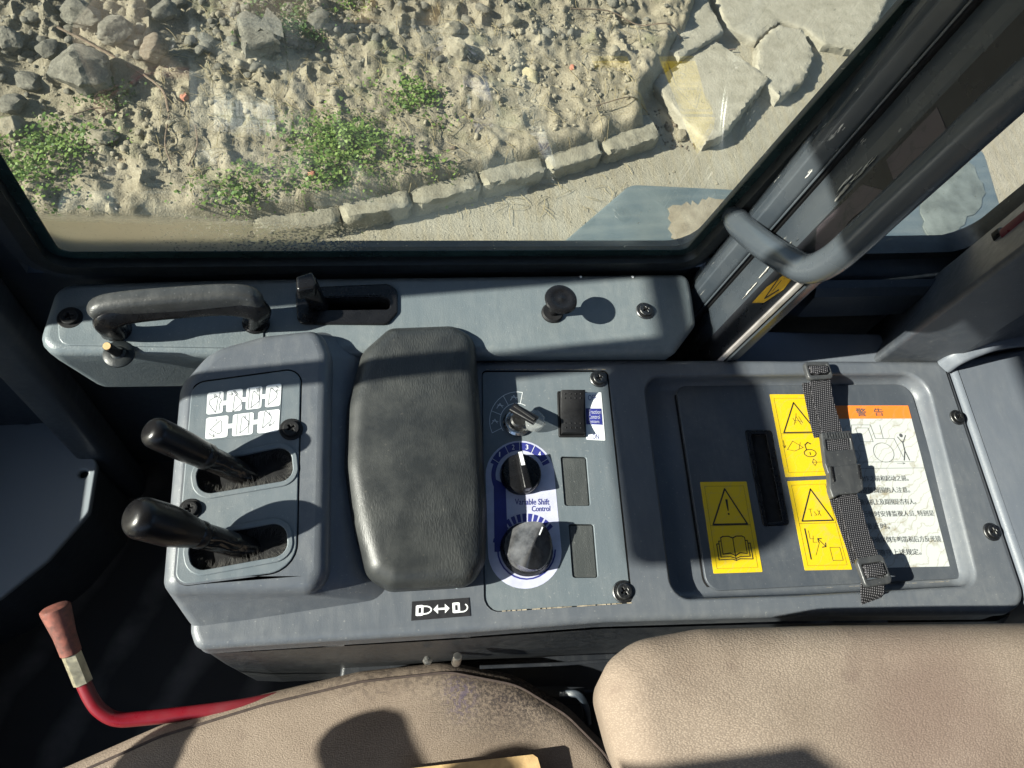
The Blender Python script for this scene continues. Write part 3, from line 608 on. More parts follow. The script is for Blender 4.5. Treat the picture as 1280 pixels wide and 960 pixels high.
# walls of the cab
def quadwall(name, pts, th, mat, par):  # pts: 4 points, extruded along their normal
    p = [np.array(q, float) for q in pts]; n_ = _n(np.cross(p[1]-p[0], p[3]-p[0]))*th; V = p+[q+n_ for q in p]
    return mk(name, V, [(0, 1, 2, 3), (7, 6, 5, 4), (0, 4, 5, 1), (1, 5, 6, 2), (2, 6, 7, 3), (3, 7, 4, 0)], mat, par, False)
quadwall('lower_side_wall', [wp(-.40, -.05, .005), wp(1.15, -.05, .005), wp(1.15, .60, .005), wp(-.40, .60, .005)][::-1], .03, M['navy'], cab)
FX = -.62
quadwall('front_side_pillar', [wp(-.34, .60, .004), wp(-.034, .60, .004), wp(-.048, 1.66, .004), wp(-.30, 1.66, .004)][::-1], .03, M['navy'], cab)
box('front_pillar', (FX-.03, .360, .0), (FX+.05, .47, 1.66), M['navy'], cab, .01); box('front_pillar', (FX-.03, -.80, 0), (FX+.03, -.72, 1.66), M['navy'], cab, .01)
box('front_lower_wall', (FX-.02, -.72, -.05), (FX+.01, .42, .35), M['navy'], cab); box('front_header', (FX-.02, -.72, 1.50), (FX+.02, .42, 1.66), M['navy'], cab)
box('roof', (FX-.05, -.84, 1.66), (1.2, .56, 1.72), M['navy'], cab, .02)
box('left_lower_wall', (FX, -.84, -.05), (1.2, -.80, .95), M['navy'], cab); box('left_rear_pillar', (.75, -.84, .45), (1.2, -.80, 1.66), M['navy'], cab); box('left_door_post', (.25, -.83, .45), (.32, -.79, 1.66), M['navy'], cab)
box('rear_lower_wall', (1.17, -.80, -.05), (1.20, .52, 1.15), M['navy'], cab); box('rear_pillar', (1.14, .42, .9), (1.20, .54, 1.66), M['navy'], cab); box('rear_pillar', (1.14, -.80, .9), (1.20, -.70, 1.66), M['navy'], cab)
box('shadow_bar', (FX-.012, .252, .35), (FX+.012, .276, 1.6), M['black'], cab, .004)  # last one: unseen bar added to cast a shadow band across the armrest
fl = box('cab_floor', (FX, -.80, -.06), (1.17, .50, 0), M['mat'], None); tag(fl, kind='structure')
ws = mk('windshield', [(FX, -.72, .35), (FX, .36, .35), (FX, .36, 1.50), (FX, -.72, 1.50), (FX-.005, -.72, .35), (FX-.005, .36, .35), (FX-.005, .36, 1.50), (FX-.005, -.72, 1.50)], [(0, 1, 2, 3), (7, 6, 5, 4), (0, 4, 5, 1), (1, 5, 6, 2), (2, 6, 7, 3), (3, 7, 4, 0)], M['glass'], None, False)
tag(ws, 'clear front windshield pane ahead of the console', 'window')
# left front inner column & kick panel
kp = thing('kick_panel', at(60, 600, .0), 'flat dark grey kick panel with two oval holes left of the levers', 'panel')
kz = .20
P = rp(A2([(-120, 380), (-10, 430), (55, 505), (122, 578), (112, 640), (60, 700), (0, 748), (-150, 820)], kz), .02, 4)
hs = [circle2(tuple(at(34, 525, kz)[:2]), .006, 14), circle2(tuple(at(104, 592, kz)[:2]), .006, 14)]
plate('panel', P, hs, kz, .012, .003, M['kick'], kp)
loft('skirt', [to3(P, 0.002), to3(inset(P, .004), kz-.013)], M['navy'], kp)
fp = thing('front_corner_trim', at(20, 400, .55), 'dark moulded trim in the front corner beside the side window', 'trim')
sweep('trim_tube', [wp(-.075, .0, -.03), wp(-.075, .8, -.03), wp(-.085, 1.6, -.02)], rrect(.055, .05, .015), M['navy'], fp)

# ================================================================ SILL BAR
SZ = .62
sill = thing('window_sill_trim', at(450, 400, SZ), 'long grey moulded sill under the side window carrying handle, latch and knob', 'window sill')
P = rp(A2([(42, 440), (70, 352), (300, 346), (862, 340), (868, 372), (872, 404), (845, 440), (300, 442)], SZ), [.02, .02, .02, .012, .01, .015, .012, .02], 6)
R = [];  Pb = rp(A2([(66, 428), (92, 352), (300, 346), (846, 341), (852, 362), (852, 390), (832, 424), (300, 428)], SZ), [.02, .02, .02, .012, .01, .015, .012, .02], 6)
R.append(to3(Pb, SZ-.105)); R.append(to3(inset(P, .003), SZ-.03))
for k in range(7): a = k/6*math.pi/2; R.append(to3(inset(P, .009*(1-math.cos(a))), SZ-.009+.009*math.sin(a)))
slotP = rp(A2([(372, 366), (484, 361), (494, 366), (494, 388), (484, 402), (374, 402)], SZ), .007, 5)
sillb = loft('sill_body', R, M['sill'], sill, cap1=False)
sheet('sill_top', [tuple(p) for p in inset(P, .009)], [[tuple(q) for q in inset(slotP, .001)]], SZ, M['sill'], sill)
pillow('access_cover', rp(A2([(72, 384), (330, 384), (330, 436), (74, 432)], SZ), .012, 5), SZ+.0014, SZ-.001, .0012, M['sill'], sill)
def screw(px, z, r, par=None, label=None, mat='screw', rot=.4, washer=True, group='cross head screws', tilt=None):
    c = at(*px, z); o = par
    if washer: lathe('washer', c, [(r*1.15, 0), (r*1.15, .0012), (r*1.08, .0018), (r*.8, .0018)], M[mat], o, n=24)
    hd = [(r*.80*math.cos(2*math.pi*k/24), r*.80*math.sin(2*math.pi*k/24)) for k in range(24)]
    a_, b_ = r*.40, r*.10; cr = [(-a_, -b_), (-b_, -b_), (-b_, -a_), (b_, -a_), (b_, -b_), (a_, -b_), (a_, b_), (b_, b_), (b_, a_), (-b_, a_), (-b_, b_), (-a_, b_)]
    cr = [(x*math.cos(rot)-y*math.sin(rot)+c[0], x*math.sin(rot)+y*math.cos(rot)+c[1]) for x, y in cr]
    h = plate('screw', [(c[0]+x, c[1]+y) for x, y in hd], [cr], c[2]+.0048, .0026, .0009, M[mat], o, 2)
    lathe('cross_recess', (c[0], c[1], c[2]+.0018), [(r*.6, 0), (r*.6, .0008)], M['void'], h, n=12)
    return h
screw((88, 398), SZ, .0105, sill, mat='blackm'); screw((806, 389), SZ, .0095, sill)
for px in [(726, 346), (791, 346)]: lathe('paint_speck', at(*px, SZ+.0003), [(.0018, 0), (.001, .0004)], M['white'], sill, n=8)
# latch and bezel
lt = thing('window_latch', at(400, 385, SZ), 'black window latch lever standing in an oval slot of the sill', 'latch')
ob = rp(A2([(369, 361), (486, 356), (497, 364), (497, 392), (484, 407), (372, 406)], SZ), .009, 6); ih = rp(A2([(388, 374), (476, 372), (487, 376), (487, 388), (390, 389)], SZ), .004, 5)
plate('bezel', ob, [ih], SZ+.003, .004, .0015, M['black'], lt)
pit = loft('slot_pit', [to3(ih, SZ-.03), to3(inset(ih, -.0006), SZ+.001)][::-1], M['void'], lt, cap0=False)
a = at(400, 386, SZ-.004); b = at(384, 352, SZ+.042)
sweep('lever_arm', [a, a*.5+b*.5, b], rrect(.018, .011, .003), M['black'], lt, up=(0, 1, 0))
pillow('lever_head', rp(A2([(370, 348), (391, 341), (396, 356), (394, 362), (371, 366)], SZ+.048), .003, 4), SZ+.052, SZ+.034, .003, M['black'], lt)
# grab handle on the sill
gh = thing('grab_handle', at(220, 400, SZ), 'black padded grab handle bridging the left part of the sill', 'handle')
HZ = SZ+.040
pth = crom([at(143, 415, SZ+.004), at(141, 411, SZ+.018), at(134, 400, HZ-.004), at(160, 389, HZ+.001), at(225, 382, HZ+.003), at(285, 379, HZ+.001), at(320, 386, HZ-.006), at(322, 396, SZ+.016), at(321, 402, SZ+.004)], 7)
sweep('handle_core', pth, rrect(.023, .017, .005), M['black'], gh, up=(0, 1, 0))
pt2 = crom([at(122, 398, HZ-.004), at(138, 384, HZ+.005), at(225, 375, HZ+.009), at(300, 372, HZ+.005), at(326, 384, HZ-.004)], 8)
sc_ = [max(.35, min(1, 1.25*math.sin(math.pi*(i+1.2)/(len(pt2)+1.4))**.4)) for i in range(len(pt2))]
sweep('padded_grip', pt2, rrect(.026, .020, .007), M['handle'], gh, up=(0, 1, 0), scale=sc_)
lathe('mounting_foot', at(147, 413, SZ), [(.014, 0), (.013, .004), (.010, .006)], M['black'], gh); lathe('mounting_foot', at(320, 404, SZ), [(.014, 0), (.013, .004), (.010, .006)], M['black'], gh)
# cut stub
st = thing('cut_cable_stub', at(150, 444, SZ), 'short cut black cable with frayed end in a round grommet on the sill', 'cable stub')
c = at(149, 443, SZ); lathe('grommet', c, [(.0145, 0), (.0145, .0015), (.012, .0035), (.007, .004), (.005, .006)], M['rubber'], st)
e = at(134, 433, SZ+.030); tube('cable', [c, c*.5+e*.5, e], .0042, M['blackm'], st, 12); d_ = _n(e-c); tube('frayed_end', [e-d_*.001, e+d_*.0016], .0036, M['card'], st, 12)
# round knob
kn = thing('mushroom_control', at(690, 391, SZ), 'black round mushroom pull knob on the sill', 'knob')
c = at(690, 392, SZ); lathe('base', c, [(.0125, 0), (.0125, .002), (.011, .004), (.006, .004)], M['blackm'], kn)
lathe('stem', c+[0, 0, .003], [(.0055, 0), (.0055, .024)], M['black'], kn); lathe('cap', c+[.002, -.001, .026], [(.007, 0), (.0165, .0035), (.0182, .006), (.0175, .0085), (.014, .0098), (.0105, .0092), (.009, .0086), (.004, .0086), (.0015, .0098), (0, .0100)], M['black'], kn, n=40)

# ================================================================ PILLAR + HANDRAIL
pil = thing('door_pillar', at(900, 400, .3), 'scuffed dark grey cab pillar with weather strips beside the side window', 'pillar')
def pr(px, z=.60, dx=0, dy=0): q = at(*px, z); return (q[0]+dx, q[1]+dy)
def vcol(name, base, z0, z1, mat, par, lean=(.03, 0), b=.003, ang=30):
    """vertical post from a base outline, leaning slightly"""
    P = rp(base, b, 4); return loft(name, [[(x+lean[0]*(z-.6), y+lean[1]*(z-.6), z) for x, y in P] for z in (z0, z0+(z1-z0)*.4, z1)], mat, par, ang=ang)
vcol('seal_strip', [pr((866, 350)), pr((868, 372)), pr((873, 372)), pr((884, 352))], .58, 1.64, M['rubber'], pil, lean=(.06, 0))
vcol('outer_post', [pr((863, 364)), pr((868, 371)), pr((878, 382)), pr((930, 360)), pr((905, 325)), pr((872, 338))], .50, 1.64, M['post'], pil, b=.004)
vcol('post_gap', [pr((876, 378)), pr((884, 384)), pr((925, 380)), pr((915, 350))], .45, 1.63, M['void'], pil)
vcol('inner_post', [pr((886, 384)), pr((889, 401)), pr((893, 411)), pr((901, 446)), pr((925, 442)), pr((935, 388))], .45, 1.64, M['post'], pil, b=.0025)
def pface(t): a, b = np.array(pr((893, 411))), np.array(pr((901, 446))); return a+(b-a)*t
def fpt(t, z, off=.0012): 
    a = pface(t); d = _n(pface(1)-pface(0)); nn = np.array([-abs(d[1]), d[0]*(-1 if d[1] > 0 else 1)]); nn = np.array([d[1], -d[0]]); nn = nn if nn[0] < 0 else -nn
    return np.array([a[0]+nn[0]*off+.03*(z-.6), a[1]+nn[1]*off, z])
def facestrip(name, t0, t1, z0, z1, mat, off=.0015, poly=None):
    pts = poly or [(t0, z0), (t1, z0), (t1, z1), (t0, z1)]; V = [fpt(t, z, -.001) for t, z in pts]+[fpt(t, z, off) for t, z in pts]; n = len(pts)
    return mk(name, V, [tuple(range(n)), tuple(range(n, 2*n))[::-1]]+[(j, (j+1) % n, n+(j+1) % n, n+j) for j in range(n)], mat, pil, False)
def zat(px, t):   # height at which the post face appears at this photo row
    best = min((abs(prj(fpt(t, z))[1]-px[1]), z) for z in np.arange(.5, 1.5, .004)); return best[1]
def prj(p): q = ROT.T@(np.array(p, float)-CAM); return (640+FPX*q[0]/-q[2], 480-FPX*q[1]/-q[2])
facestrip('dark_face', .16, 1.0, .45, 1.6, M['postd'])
ws_ = facestrip('warning_sticker', 0, 0, 0, 0, M['oldorange'], .0022, [(.42, zat((950, 378), .4)), (.72, zat((975, 378), .7)), (.88, zat((985, 362), .85)), (.80, zat((980, 345), .8)), (.55, zat((965, 340), .5)), (.40, zat((950, 360), .4))])
z0, z1 = zat((0, 372), .55), zat((0, 350), .65); pp_ = Print(lambda a, b: fpt(.45+.35*a, z0+(z1-z0)*b, .0024), (-1, 0, 0), 0); pp_.line([(.1, .9), (.55, .1), (.95, .75)], .0016); pp_.line([(.45, .95), (.6, .5)], .001); pp_.build('print', M['ink'], ws_)
facestrip('faded_label', .25, .9, zat((0, 318), .6), zat((0, 262), .6), M['purple'], .0022, [(.22, zat((0, 300), .6)), (.92, zat((0, 312), .6)), (.96, zat((0, 282), .6)), (.80, zat((0, 270), .6)), (.9, zat((0, 225), .6)), (.30, zat((0, 245), .6))])
facestrip('worn_label', .3, .9, zat((0, 215), .6), zat((0, 150), .6), M['purple'], .0020)
tr = [pface(1.0), pface(1.0)]
c_ = pr((906, 452)); d2_ = pr((921, 450))
vcol('bright_trim', [pr((900, 449)), pr((906, 450)), pr((906, 444)), pr((901, 444))], .50, 1.5, M['ltrim'], pil, b=.0008)
vcol('trim_strip', [pr((908, 452)), pr((923, 449)), pr((925, 440)), pr((909, 440))], .50, 1.6, M['post'], pil, b=.0015)
vcol('yellow_edge', [(pr((936, 392))[0], pr((936, 392))[1]), pr((943, 392)), pr((943, 386)), pr((936, 386))], .84, 1.6, M['yline'], pil, b=.0005)
r = np.random.default_rng(8); VV = []; FF = []; e0 = np.array(pr((893, 411))); e1 = np.array(pr((889, 401)))
for k in range(46):
    z = zat((0, r.choice([r.uniform(180, 250), r.uniform(215, 245), r.uniform(290, 400)])), .0); t = r.uniform(-.1, 1.1)**2; c = e0*(1-t*.5)+e1*t*.5; L = r.uniform(.002, .011); W = r.uniform(.0006, .0024); b_ = len(VV); n_ = 7
    for q in range(n_): 
        a = 2*math.pi*q/n_; rr = r.uniform(.5, 1.1); VV.append((c[0]-.0010+.03*(z-.6)+.0006*math.cos(a), c[1]-.0004+W*rr*math.cos(a)*.8, z+L*rr*math.sin(a)))
    FF.append(tuple(range(b_, b_+n_)))
mk('paint_chips', VV, FF, M['chip'], pil, False)['kind'] = 'stuff'
for nm, a_, b_ in (('rib', (866.5, 369.0), (868.0, 371.2)), ('rib', (878.5, 382.6), (880.0, 384.2))): vcol(nm, [pr(a_), pr(b_), pr((b_[0]+3, b_[1]-3)), pr((a_[0]+3, a_[1]-3))], .52, 1.6, M['rail'], pil, b=.0005)
# handrail
hr = thing('handrail', at(925, 290, .7), 'thick bent grey tube handrail climbing along the cab pillar', 'handrail')
def onz(px, xy):  # height where the vertical through xy meets a photo row
    return min((abs(prj((xy[0], xy[1], z))[1]-px[1])+abs(prj((xy[0], xy[1], z))[0]-px[0]), z) for z in np.arange(.5, 1.25, .002))[1]
b0 = at(928, 283, .72); 
path = [at(918, 268, .715), at(926, 282, .735), at(950, 303, .76), at(985, 326, .785), at(1012, 336, .80), at(1040, 325, .825), at(1072, 298, .86), at(1110, 262, .90), at(1175, 202, .96), at(1250, 132, 1.02), at(1330, 60, 1.07)]
pc = crom(path, 8); tube('tube', pc, .0145, M['rail'], hr, 24)
tube('weld_bead', crom([at(912, 275, .705)+np.array([.003*math.cos(k), .003*math.sin(k), 0]) for k in range(6)], 3), .004, M['rail'], hr, 8)
box('mounting_plate', tuple(at(922, 283, .69)+[-.012, -.002, -.02]), tuple(at(922, 283, .69)+[.014, .02, .03]), M['post'], hr, .003)
# rear quarter
rw = thing('rear_quarter_window', at(1140, 310, .7), 'small rear quarter window with rounded lower corner behind the handrail', 'window')
S0, S1 = .16, None
def sz(px): # photo pixel -> (s,z) in window plane
    r = ray(*px); n3 = np.array([WN[0], WN[1], 0]); o = W0*[1, 1, 0]; t = ((o-CAM*[1, 1, 0])@n3)/(r@n3); p = CAM+r*t; return (float((p-o)@np.append(WD[:2], 0)), float(p[2]))
q0, q1, q2, q3 = sz((1030, 308)), sz((1100, 306)), sz((1188, 303)), sz((1282, 232))
qg = rp([(q0[0], q1[1]), (q2[0]+.022, q2[1]), (q3[0]+.02, ZT), (q0[0]-.0, ZT)], [.03, .035, .03, .03], 8)
wring('seal', grow(qg, .014), qg, -.014, .012, M['rubber'], rw); gi = grow(qg, .004)
mk('pane', [wp(s, z, 0) for s, z in gi]+[wp(s, z, .005) for s, z in gi], [tuple(range(len(gi))), tuple(range(len(gi), 2*len(gi)))[::-1]]+[(j, (j+1) % len(gi), len(gi)+(j+1) % len(gi), len(gi)+j) for j in range(len(gi))], M['glass'], rw, False)
rt = thing('rear_side_trim', at(1110, 400, .6), 'dark moulded side trim under the rear quarter window', 'trim')
wring('window_surround', [(max(a_, q0[0]-.03), b_) for a_, b_ in grow(qg, .20)], grow(qg, .0142), -.008, .02, M['navy'], rt)
zq = q2[1]; lo = q0[0]-.04; hi = q2[0]+.14
def prof(name, pts, s0, s1, mat, par): 
    R = [[wp(s, z, o) for o, z in pts] for s in (s0, s1)]; return loft(name, [[r[i] for r in R] for i in range(len(pts))], mat, par, False, False, False, 30)
prof('ledge', [(-.0085, zq-.014), (-.012, zq-.018), (-.028, zq-.022), (-.036, zq-.028), (-.040, zq-.040), (-.041, .55)], lo, hi, M['navy'], rt)
prof('lower_ledge', [(-.042, .640), (-.052, .638), (-.060, .630), (-.062, .600), (-.064, .588)], lo+.02, hi-.035, M['navy'], rt)
box('bottom_shelf', tuple(list(pr((905, 449)))+[.555]), tuple([pr((1118, 400))[0], pr((960, 400))[1]]+[.572]), M['rear'], rt, .004)
rpz = thing('rear_corner_post', at(1150, 440, .6), 'broad grey moulded corner post with sunlit patches behind the window', 'post')
vcol('post_body', [pr((1108, 436)), pr((1112, 441)), pr((1186, 454)), pr((1215, 446)), pr((1330, 420)), pr((1330, 320)), pr((1150, 360))], .45, 1.62, M['cpost'], rpz, lean=(-.03, 0), b=.008)
tag(sweep('rubber_bead', crom([at(1180, 458, .60), at(1196, 447, .618), at(1218, 437, .628), at(1245, 428, .635), at(1275, 424, .632), at(1310, 425, .625)], 6), rrect(.02, .012, .005), M['rear'], None), 'short moulded lip joining corner post and rear console', 'trim')
rf = thing('red_plastic_clip', at(1268, 284, .9), 'dark red plastic piece fixed on the corner post at the right edge', 'clip')
p = at(1292, 276, .80); box('red_body', tuple(p+[-.016, -.010, -.03]), tuple(p+[.03, .010, .018]), M['reflector'], rf, .006); box('black_base', tuple(p+[-.010, .002, -.045]), tuple(p+[.035, .016, -.031]), M['black'], rf, .004)

# ================================================================ CONSOLE
CZ = .60
con = thing('control_console', at(700, 620, .3), 'long dark blue grey side console with lever housing, switch panel and storage tray', 'console')
Pc = rp(A2([(237, 790), (244, 812), (300, 808), (560, 792), (760, 777), (1000, 770), (1260, 768), (1286, 752), (1184, 450), (820, 448), (500, 450), (240, 480)], CZ), [.012, .012, .02, .1, .1, .1, .02, .03, .006, .02, .02, .02], 6)
r_ = .008; top_in = [tuple(p) for p in inset(Pc, r_)]
Pw = rp(A2([(272, 816), (282, 832), (330, 834), (560, 823), (760, 811), (1000, 805), (1255, 802), (1290, 790), (1184, 450), (820, 448), (500, 450), (300, 500)], .47), [.012, .012, .02, .1, .1, .1, .02, .03, .006, .02, .02, .02], 6)
mixr = lambda t_: [(a_[0]*(1-t_)+b_[0]*t_, a_[1]*(1-t_)+b_[1]*t_, .47+(CZ-.020-.47)*t_) for a_, b_ in zip(Pw, inset(Pc, .0012))]
M['skirt'] = plastic('shaded_skirt_plastic', (.022, .025, .030), .36, .22, 1.4)  # same console plastic toned down, colour stands in for shade below the rim
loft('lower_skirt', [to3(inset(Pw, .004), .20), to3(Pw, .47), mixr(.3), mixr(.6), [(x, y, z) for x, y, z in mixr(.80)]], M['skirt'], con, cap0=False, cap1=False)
R = [[(x, y, z-.001) for (x, y), (_, _, z) in zip(inset(Pc, .004), mixr(.80))], [(x, y, z) for (x, y), (_, _, z) in zip(inset(Pc, -.0002), mixr(.84))], mixr(1)]
for k in range(7): a = k/6*math.pi/2; R.append(to3(inset(Pc, r_*(1-math.cos(a))), CZ-r_+r_*math.sin(a)))
loft('console_body', R, M['console'], con, cap0=False, cap1=False)
tray = rp(A2([(806, 471), (1000, 468), (1156, 467), (1222, 731), (1000, 743), (842, 748)], CZ), [.022, .2, .028, .020, .2, .02], 8)
swp = rp(A2([(602, 463), (760, 463), (791, 754), (605, 766)], CZ), [.006, .006, .006, .014], 6)
hou_hole = rp(A2([(260, 770), (262, 500), (440, 470), (462, 735)], CZ), .01, 4)
LZ = .577
sheet('top_deck', top_in, [[tuple(q) for q in inset(tray, -.004)], swp, hou_hole], CZ, M['console'], con)
R = [to3(inset(tray, -.0042), CZ-.0002)]
for k in range(9):
    a = k/8*math.pi/2; R.append(to3(inset(tray, -.004*(1-math.sin(a))), CZ-.006*(1-math.cos(a))))
for k in range(1, 9):
    a = k/8*math.pi/2; R.append(to3(inset(tray, .011*(1-math.cos(a))), CZ-.006-.016*math.sin(a)))
R.append(to3(inset(tray, .018), LZ))
loft('storage_tray', R, M['console'], con, cap0=False)
# switch panel
sw_in = [tuple(q) for q in inset(swp, .0010)]; SWZ = CZ-.0015
bl1 = rp(A2([(701, 570.6), (733, 571), (738, 632), (706, 632)], SWZ), .0025, 4); bl2 = rp(A2([(711, 655), (742, 655), (747.5, 722), (716, 722)], SWZ), .0025, 4)
spn = plate('switch_panel', sw_in, [bl1, bl2], SWZ, .003, .0006, M['panel'], con, 2)
loft('panel_groove', [to3(swp, CZ-.0012), to3(swp, CZ-.012)], M['void'], con, cap0=False)
for b_ in (bl1, bl2): pillow('switch_blank', [tuple(q) for q in inset(b_, .0007)], SWZ-.0016, SWZ-.006, .0010, M['blank'], con)
screw((748, 474), SWZ, .0088, con, rot=.2); screw((779, 740), SWZ, .0100, con, rot=.5)
screw((1196, 522), CZ, .0085, con, rot=.9); screw((1239, 665), CZ, .0092, con, rot=.3)
# grime line along the lower edge of the panel and tray
M['grime'] = simple('dried_grime', (.30, .25, .18), .9, 0, .5, 120, .4)
g1 = Print(lambda u, v: at(u, v, CZ), lift=.0004)
for (a, b, w_) in (((628, 764), (790, 753.5), .0009), ((608, 462), (758, 462), .0006)):
    n_ = 26; r = np.random.default_rng(3)
    for k in range(n_):
        if r.random() < .8: t0 = k/n_; t1 = (k+r.uniform(.5, 1))/n_; f_ = lambda t: (a[0]+(b[0]-a[0])*t, a[1]+(b[1]-a[1])*t); g1.line([f_(t0), f_(t1)], w_*r.uniform(.4, 1.3))
g1.build('grime_line', M['grime'], con)['kind'] = 'stuff'
# lever housing
HZT = .643
ht = A2([(199, 742), (222, 478), (262, 432), (330, 414), (402, 406), (416, 440), (412, 740)], HZT); hb = A2([(234, 788), (226, 500), (262, 445), (320, 425), (455, 408), (478, 440), (492, 748)], CZ-.002)
rt_ = [.014, .03, .05, .05, .018, .02, .022]; tp = rp(ht, rt_, 7); bt = rp(hb, rt_, 7); tp = np.array(tp); bt = np.array(bt); R = []
for k in range(5): s = k/4; R.append(to3(bt*(1-s)+tp*s, CZ-.002+(HZT-.016-CZ+.002)*s))
for k in range(1, 8): a = k/7*math.pi/2; R.append(to3(inset(tp, .014*(1-math.cos(a))), HZT-.016+.016*math.sin(a)))
loft('lever_housing', R, M['console'], con, cap0=False, cap1=False)
lp = rp(A2([(238, 478), (378, 459), (372, 714), (216, 734)], HZT), [.016, .014, .026, .012], 8)
sheet('housing_top', [tuple(p) for p in inset(tp, .014)], [lp], HZT, M['console'], con)
s1 = rp(A2([(243, 582), (364, 556), (368, 600), (249, 620)], HZT), .0125, 8)
s2 = rp(A2([(233, 675), (358, 651), (361, 694), (240, 716)], HZT), .0125, 8)
loft('panel_groove', [to3(inset(lp, -.0002), HZT-.0004), to3(inset(lp, -.0002), HZT-.010)], M['void'], con, cap0=False)
plate('lever_panel', [tuple(q) for q in inset(lp, .0012)], [s1, s2], HZT+.0004, .006, .0012, M['panel'], con, 2)
for s_ in (s1, s2):
    plate('slot_rim', [tuple(q) for q in inset(s_, -.0045)], [[tuple(q) for q in inset(s_, .0004)]], HZT+.0016, .0032, .0009, M['panel'], con, 2)
    loft('slot_well', [to3(s_, HZT-.002), to3(s_, HZT-.04)], M['void'], con, cap0=False)
    # brush seal: bristles leaning inwards from both long edges
    r = np.random.default_rng(5); VV = []; FF = []; k = 0; Q = np.array(s_); c = Q.mean(0); per = np.array(s_+[s_[0]]); L = np.hypot(*np.diff(per, axis=0).T); cum = np.concatenate([[0], np.cumsum(L)])
    for i in range(900):
        t = r.uniform(0, cum[-1]); j = min(np.searchsorted(cum, t)-1, len(L)-1); j = max(j, 0); p = per[j]+(per[j+1]-per[j])*((t-cum[j])/max(L[j], 1e-9))
        d = _n(c-p); d = _n(np.array([d[0]*.25, d[1]])+r.normal(size=2)*.25); l = r.uniform(.004, .013); z = HZT-.005-r.random()*.004; e = p+d*l; sd = np.array([-d[1], d[0]])*.00022
        VV += [(*(p-sd), z), (*(p+sd), z), (*e, z+r.normal()*.002)]; FF.append([k, k+1, k+2]); k += 3
    o = link('brush_seal', fast_mesh('brush_seal', np.array(VV), np.array(FF), M['bristle']), None, con, False); o['kind'] = 'stuff'
screw((364, 537), HZT, .0095, con, mat='blackm', rot=.6); screw((238, 637), HZT, .0085, con, mat='blackm', rot=.2)
# lever pictogram sticker
SQ = A([(258, 490), (353, 477.5), (349, 541), (255, 551.5)], HZT+.0006); dm = quadmap(SQ)
ds = mk('sticker_base', [np.array(p)+[0, 0, z] for z in (0, .0002) for p in SQ], [(3, 2, 1, 0), (4, 5, 6, 7), (0, 1, 5, 4), (1, 2, 6, 5), (2, 3, 7, 6), (3, 0, 4, 7)], M['panel'], con, False); ds.name = 'pictogram_sticker'
pw = Print(dm, lift=.0004); pk = Print(dm, lift=.0007)
def rr_uv(x0, y0, x1, y1, r): return rp([(x0, y0), (x1, y0), (x1, y1), (x0, y1)], r, 4)
row1 = [(.015, .03, .225, .475), (.27, .03, .475, .475), (.525, .03, .735, .475), (.785, .03, .99, .475)]; row2 = [(.015, .54, .305, .97), (.365, .54, .64, .97), (.70, .54, .99, .97)]
for a_ in row1+row2: pw.fill(rr_uv(*a_, .035))
for (x0, x1, y) in [(.22, .275, .28), (.47, .53, .26), (.73, .79, .25), (.30, .37, .76), (.635, .705, .74)]: pw.line([(x0, y), (x1, y)], .0045)
pw.build('white_pads', M['decalwhite'], ds)
BK = [(.0, -.30), (.34, -.05), (.30, .12), (-.16, .36), (-.08, -.26)]
def bucket(cx, cy, s=.5, fl=1, rot=0, dx=.23):
    c_, s_ = math.cos(rot), math.sin(rot); q = [(x*fl*c_-y*s_, x*fl*s_+y*c_) for x, y in BK]; pk.line([(cx+x*s*dx/.5, cy+y*s) for x, y in q], .00042, True)
def lines(*L, w=.00042):
    for l in L: pk.line(l, w)
bucket(.12, .26, .5, -1, .3); lines([(.18, .05), (.17, .14), (.20, .22), (.17, .32), (.19, .44)], [(.10, .08), (.11, .15)], [(.12, .08), (.13, .15)])
bucket(.39, .30, .5); lines([(.29, .12), (.34, .12)], [(.325, .09), (.345, .12), (.325, .15)], [(.35, .05), (.40, .16)], [(.37, .05), (.42, .16)])
bucket(.63, .27, .5); lines([(.56, .04), (.56, .46)], [(.70, .04), (.70, .46)], [(.66, .06), (.67, .15)], [(.68, .06), (.69, .15)])
bucket(.86, .25, .5); lines([(.98, .17), (.92, .17)], [(.94, .14), (.92, .17), (.94, .20)], [(.92, .07), (.95, .12)])
bucket(.16, .74, .5, 1, .9); lines([(.05, .84), (.08, .90), (.13, .93)], [(.10, .95), (.13, .93), (.11, .88)], [(.14, .58), (.15, .64)])
bucket(.50, .75, .5); lines([(.42, .55), (.42, .95)], [(.58, .55), (.58, .95)], [(.52, .57), (.53, .65)])
bucket(.80, .70, .5); lines([(.93, .76), (.90, .82), (.85, .84)], [(.87, .80), (.85, .84), (.885, .86)], [(.84, .57), (.86, .63)])
pk.build('pictograms', M['text'], ds)
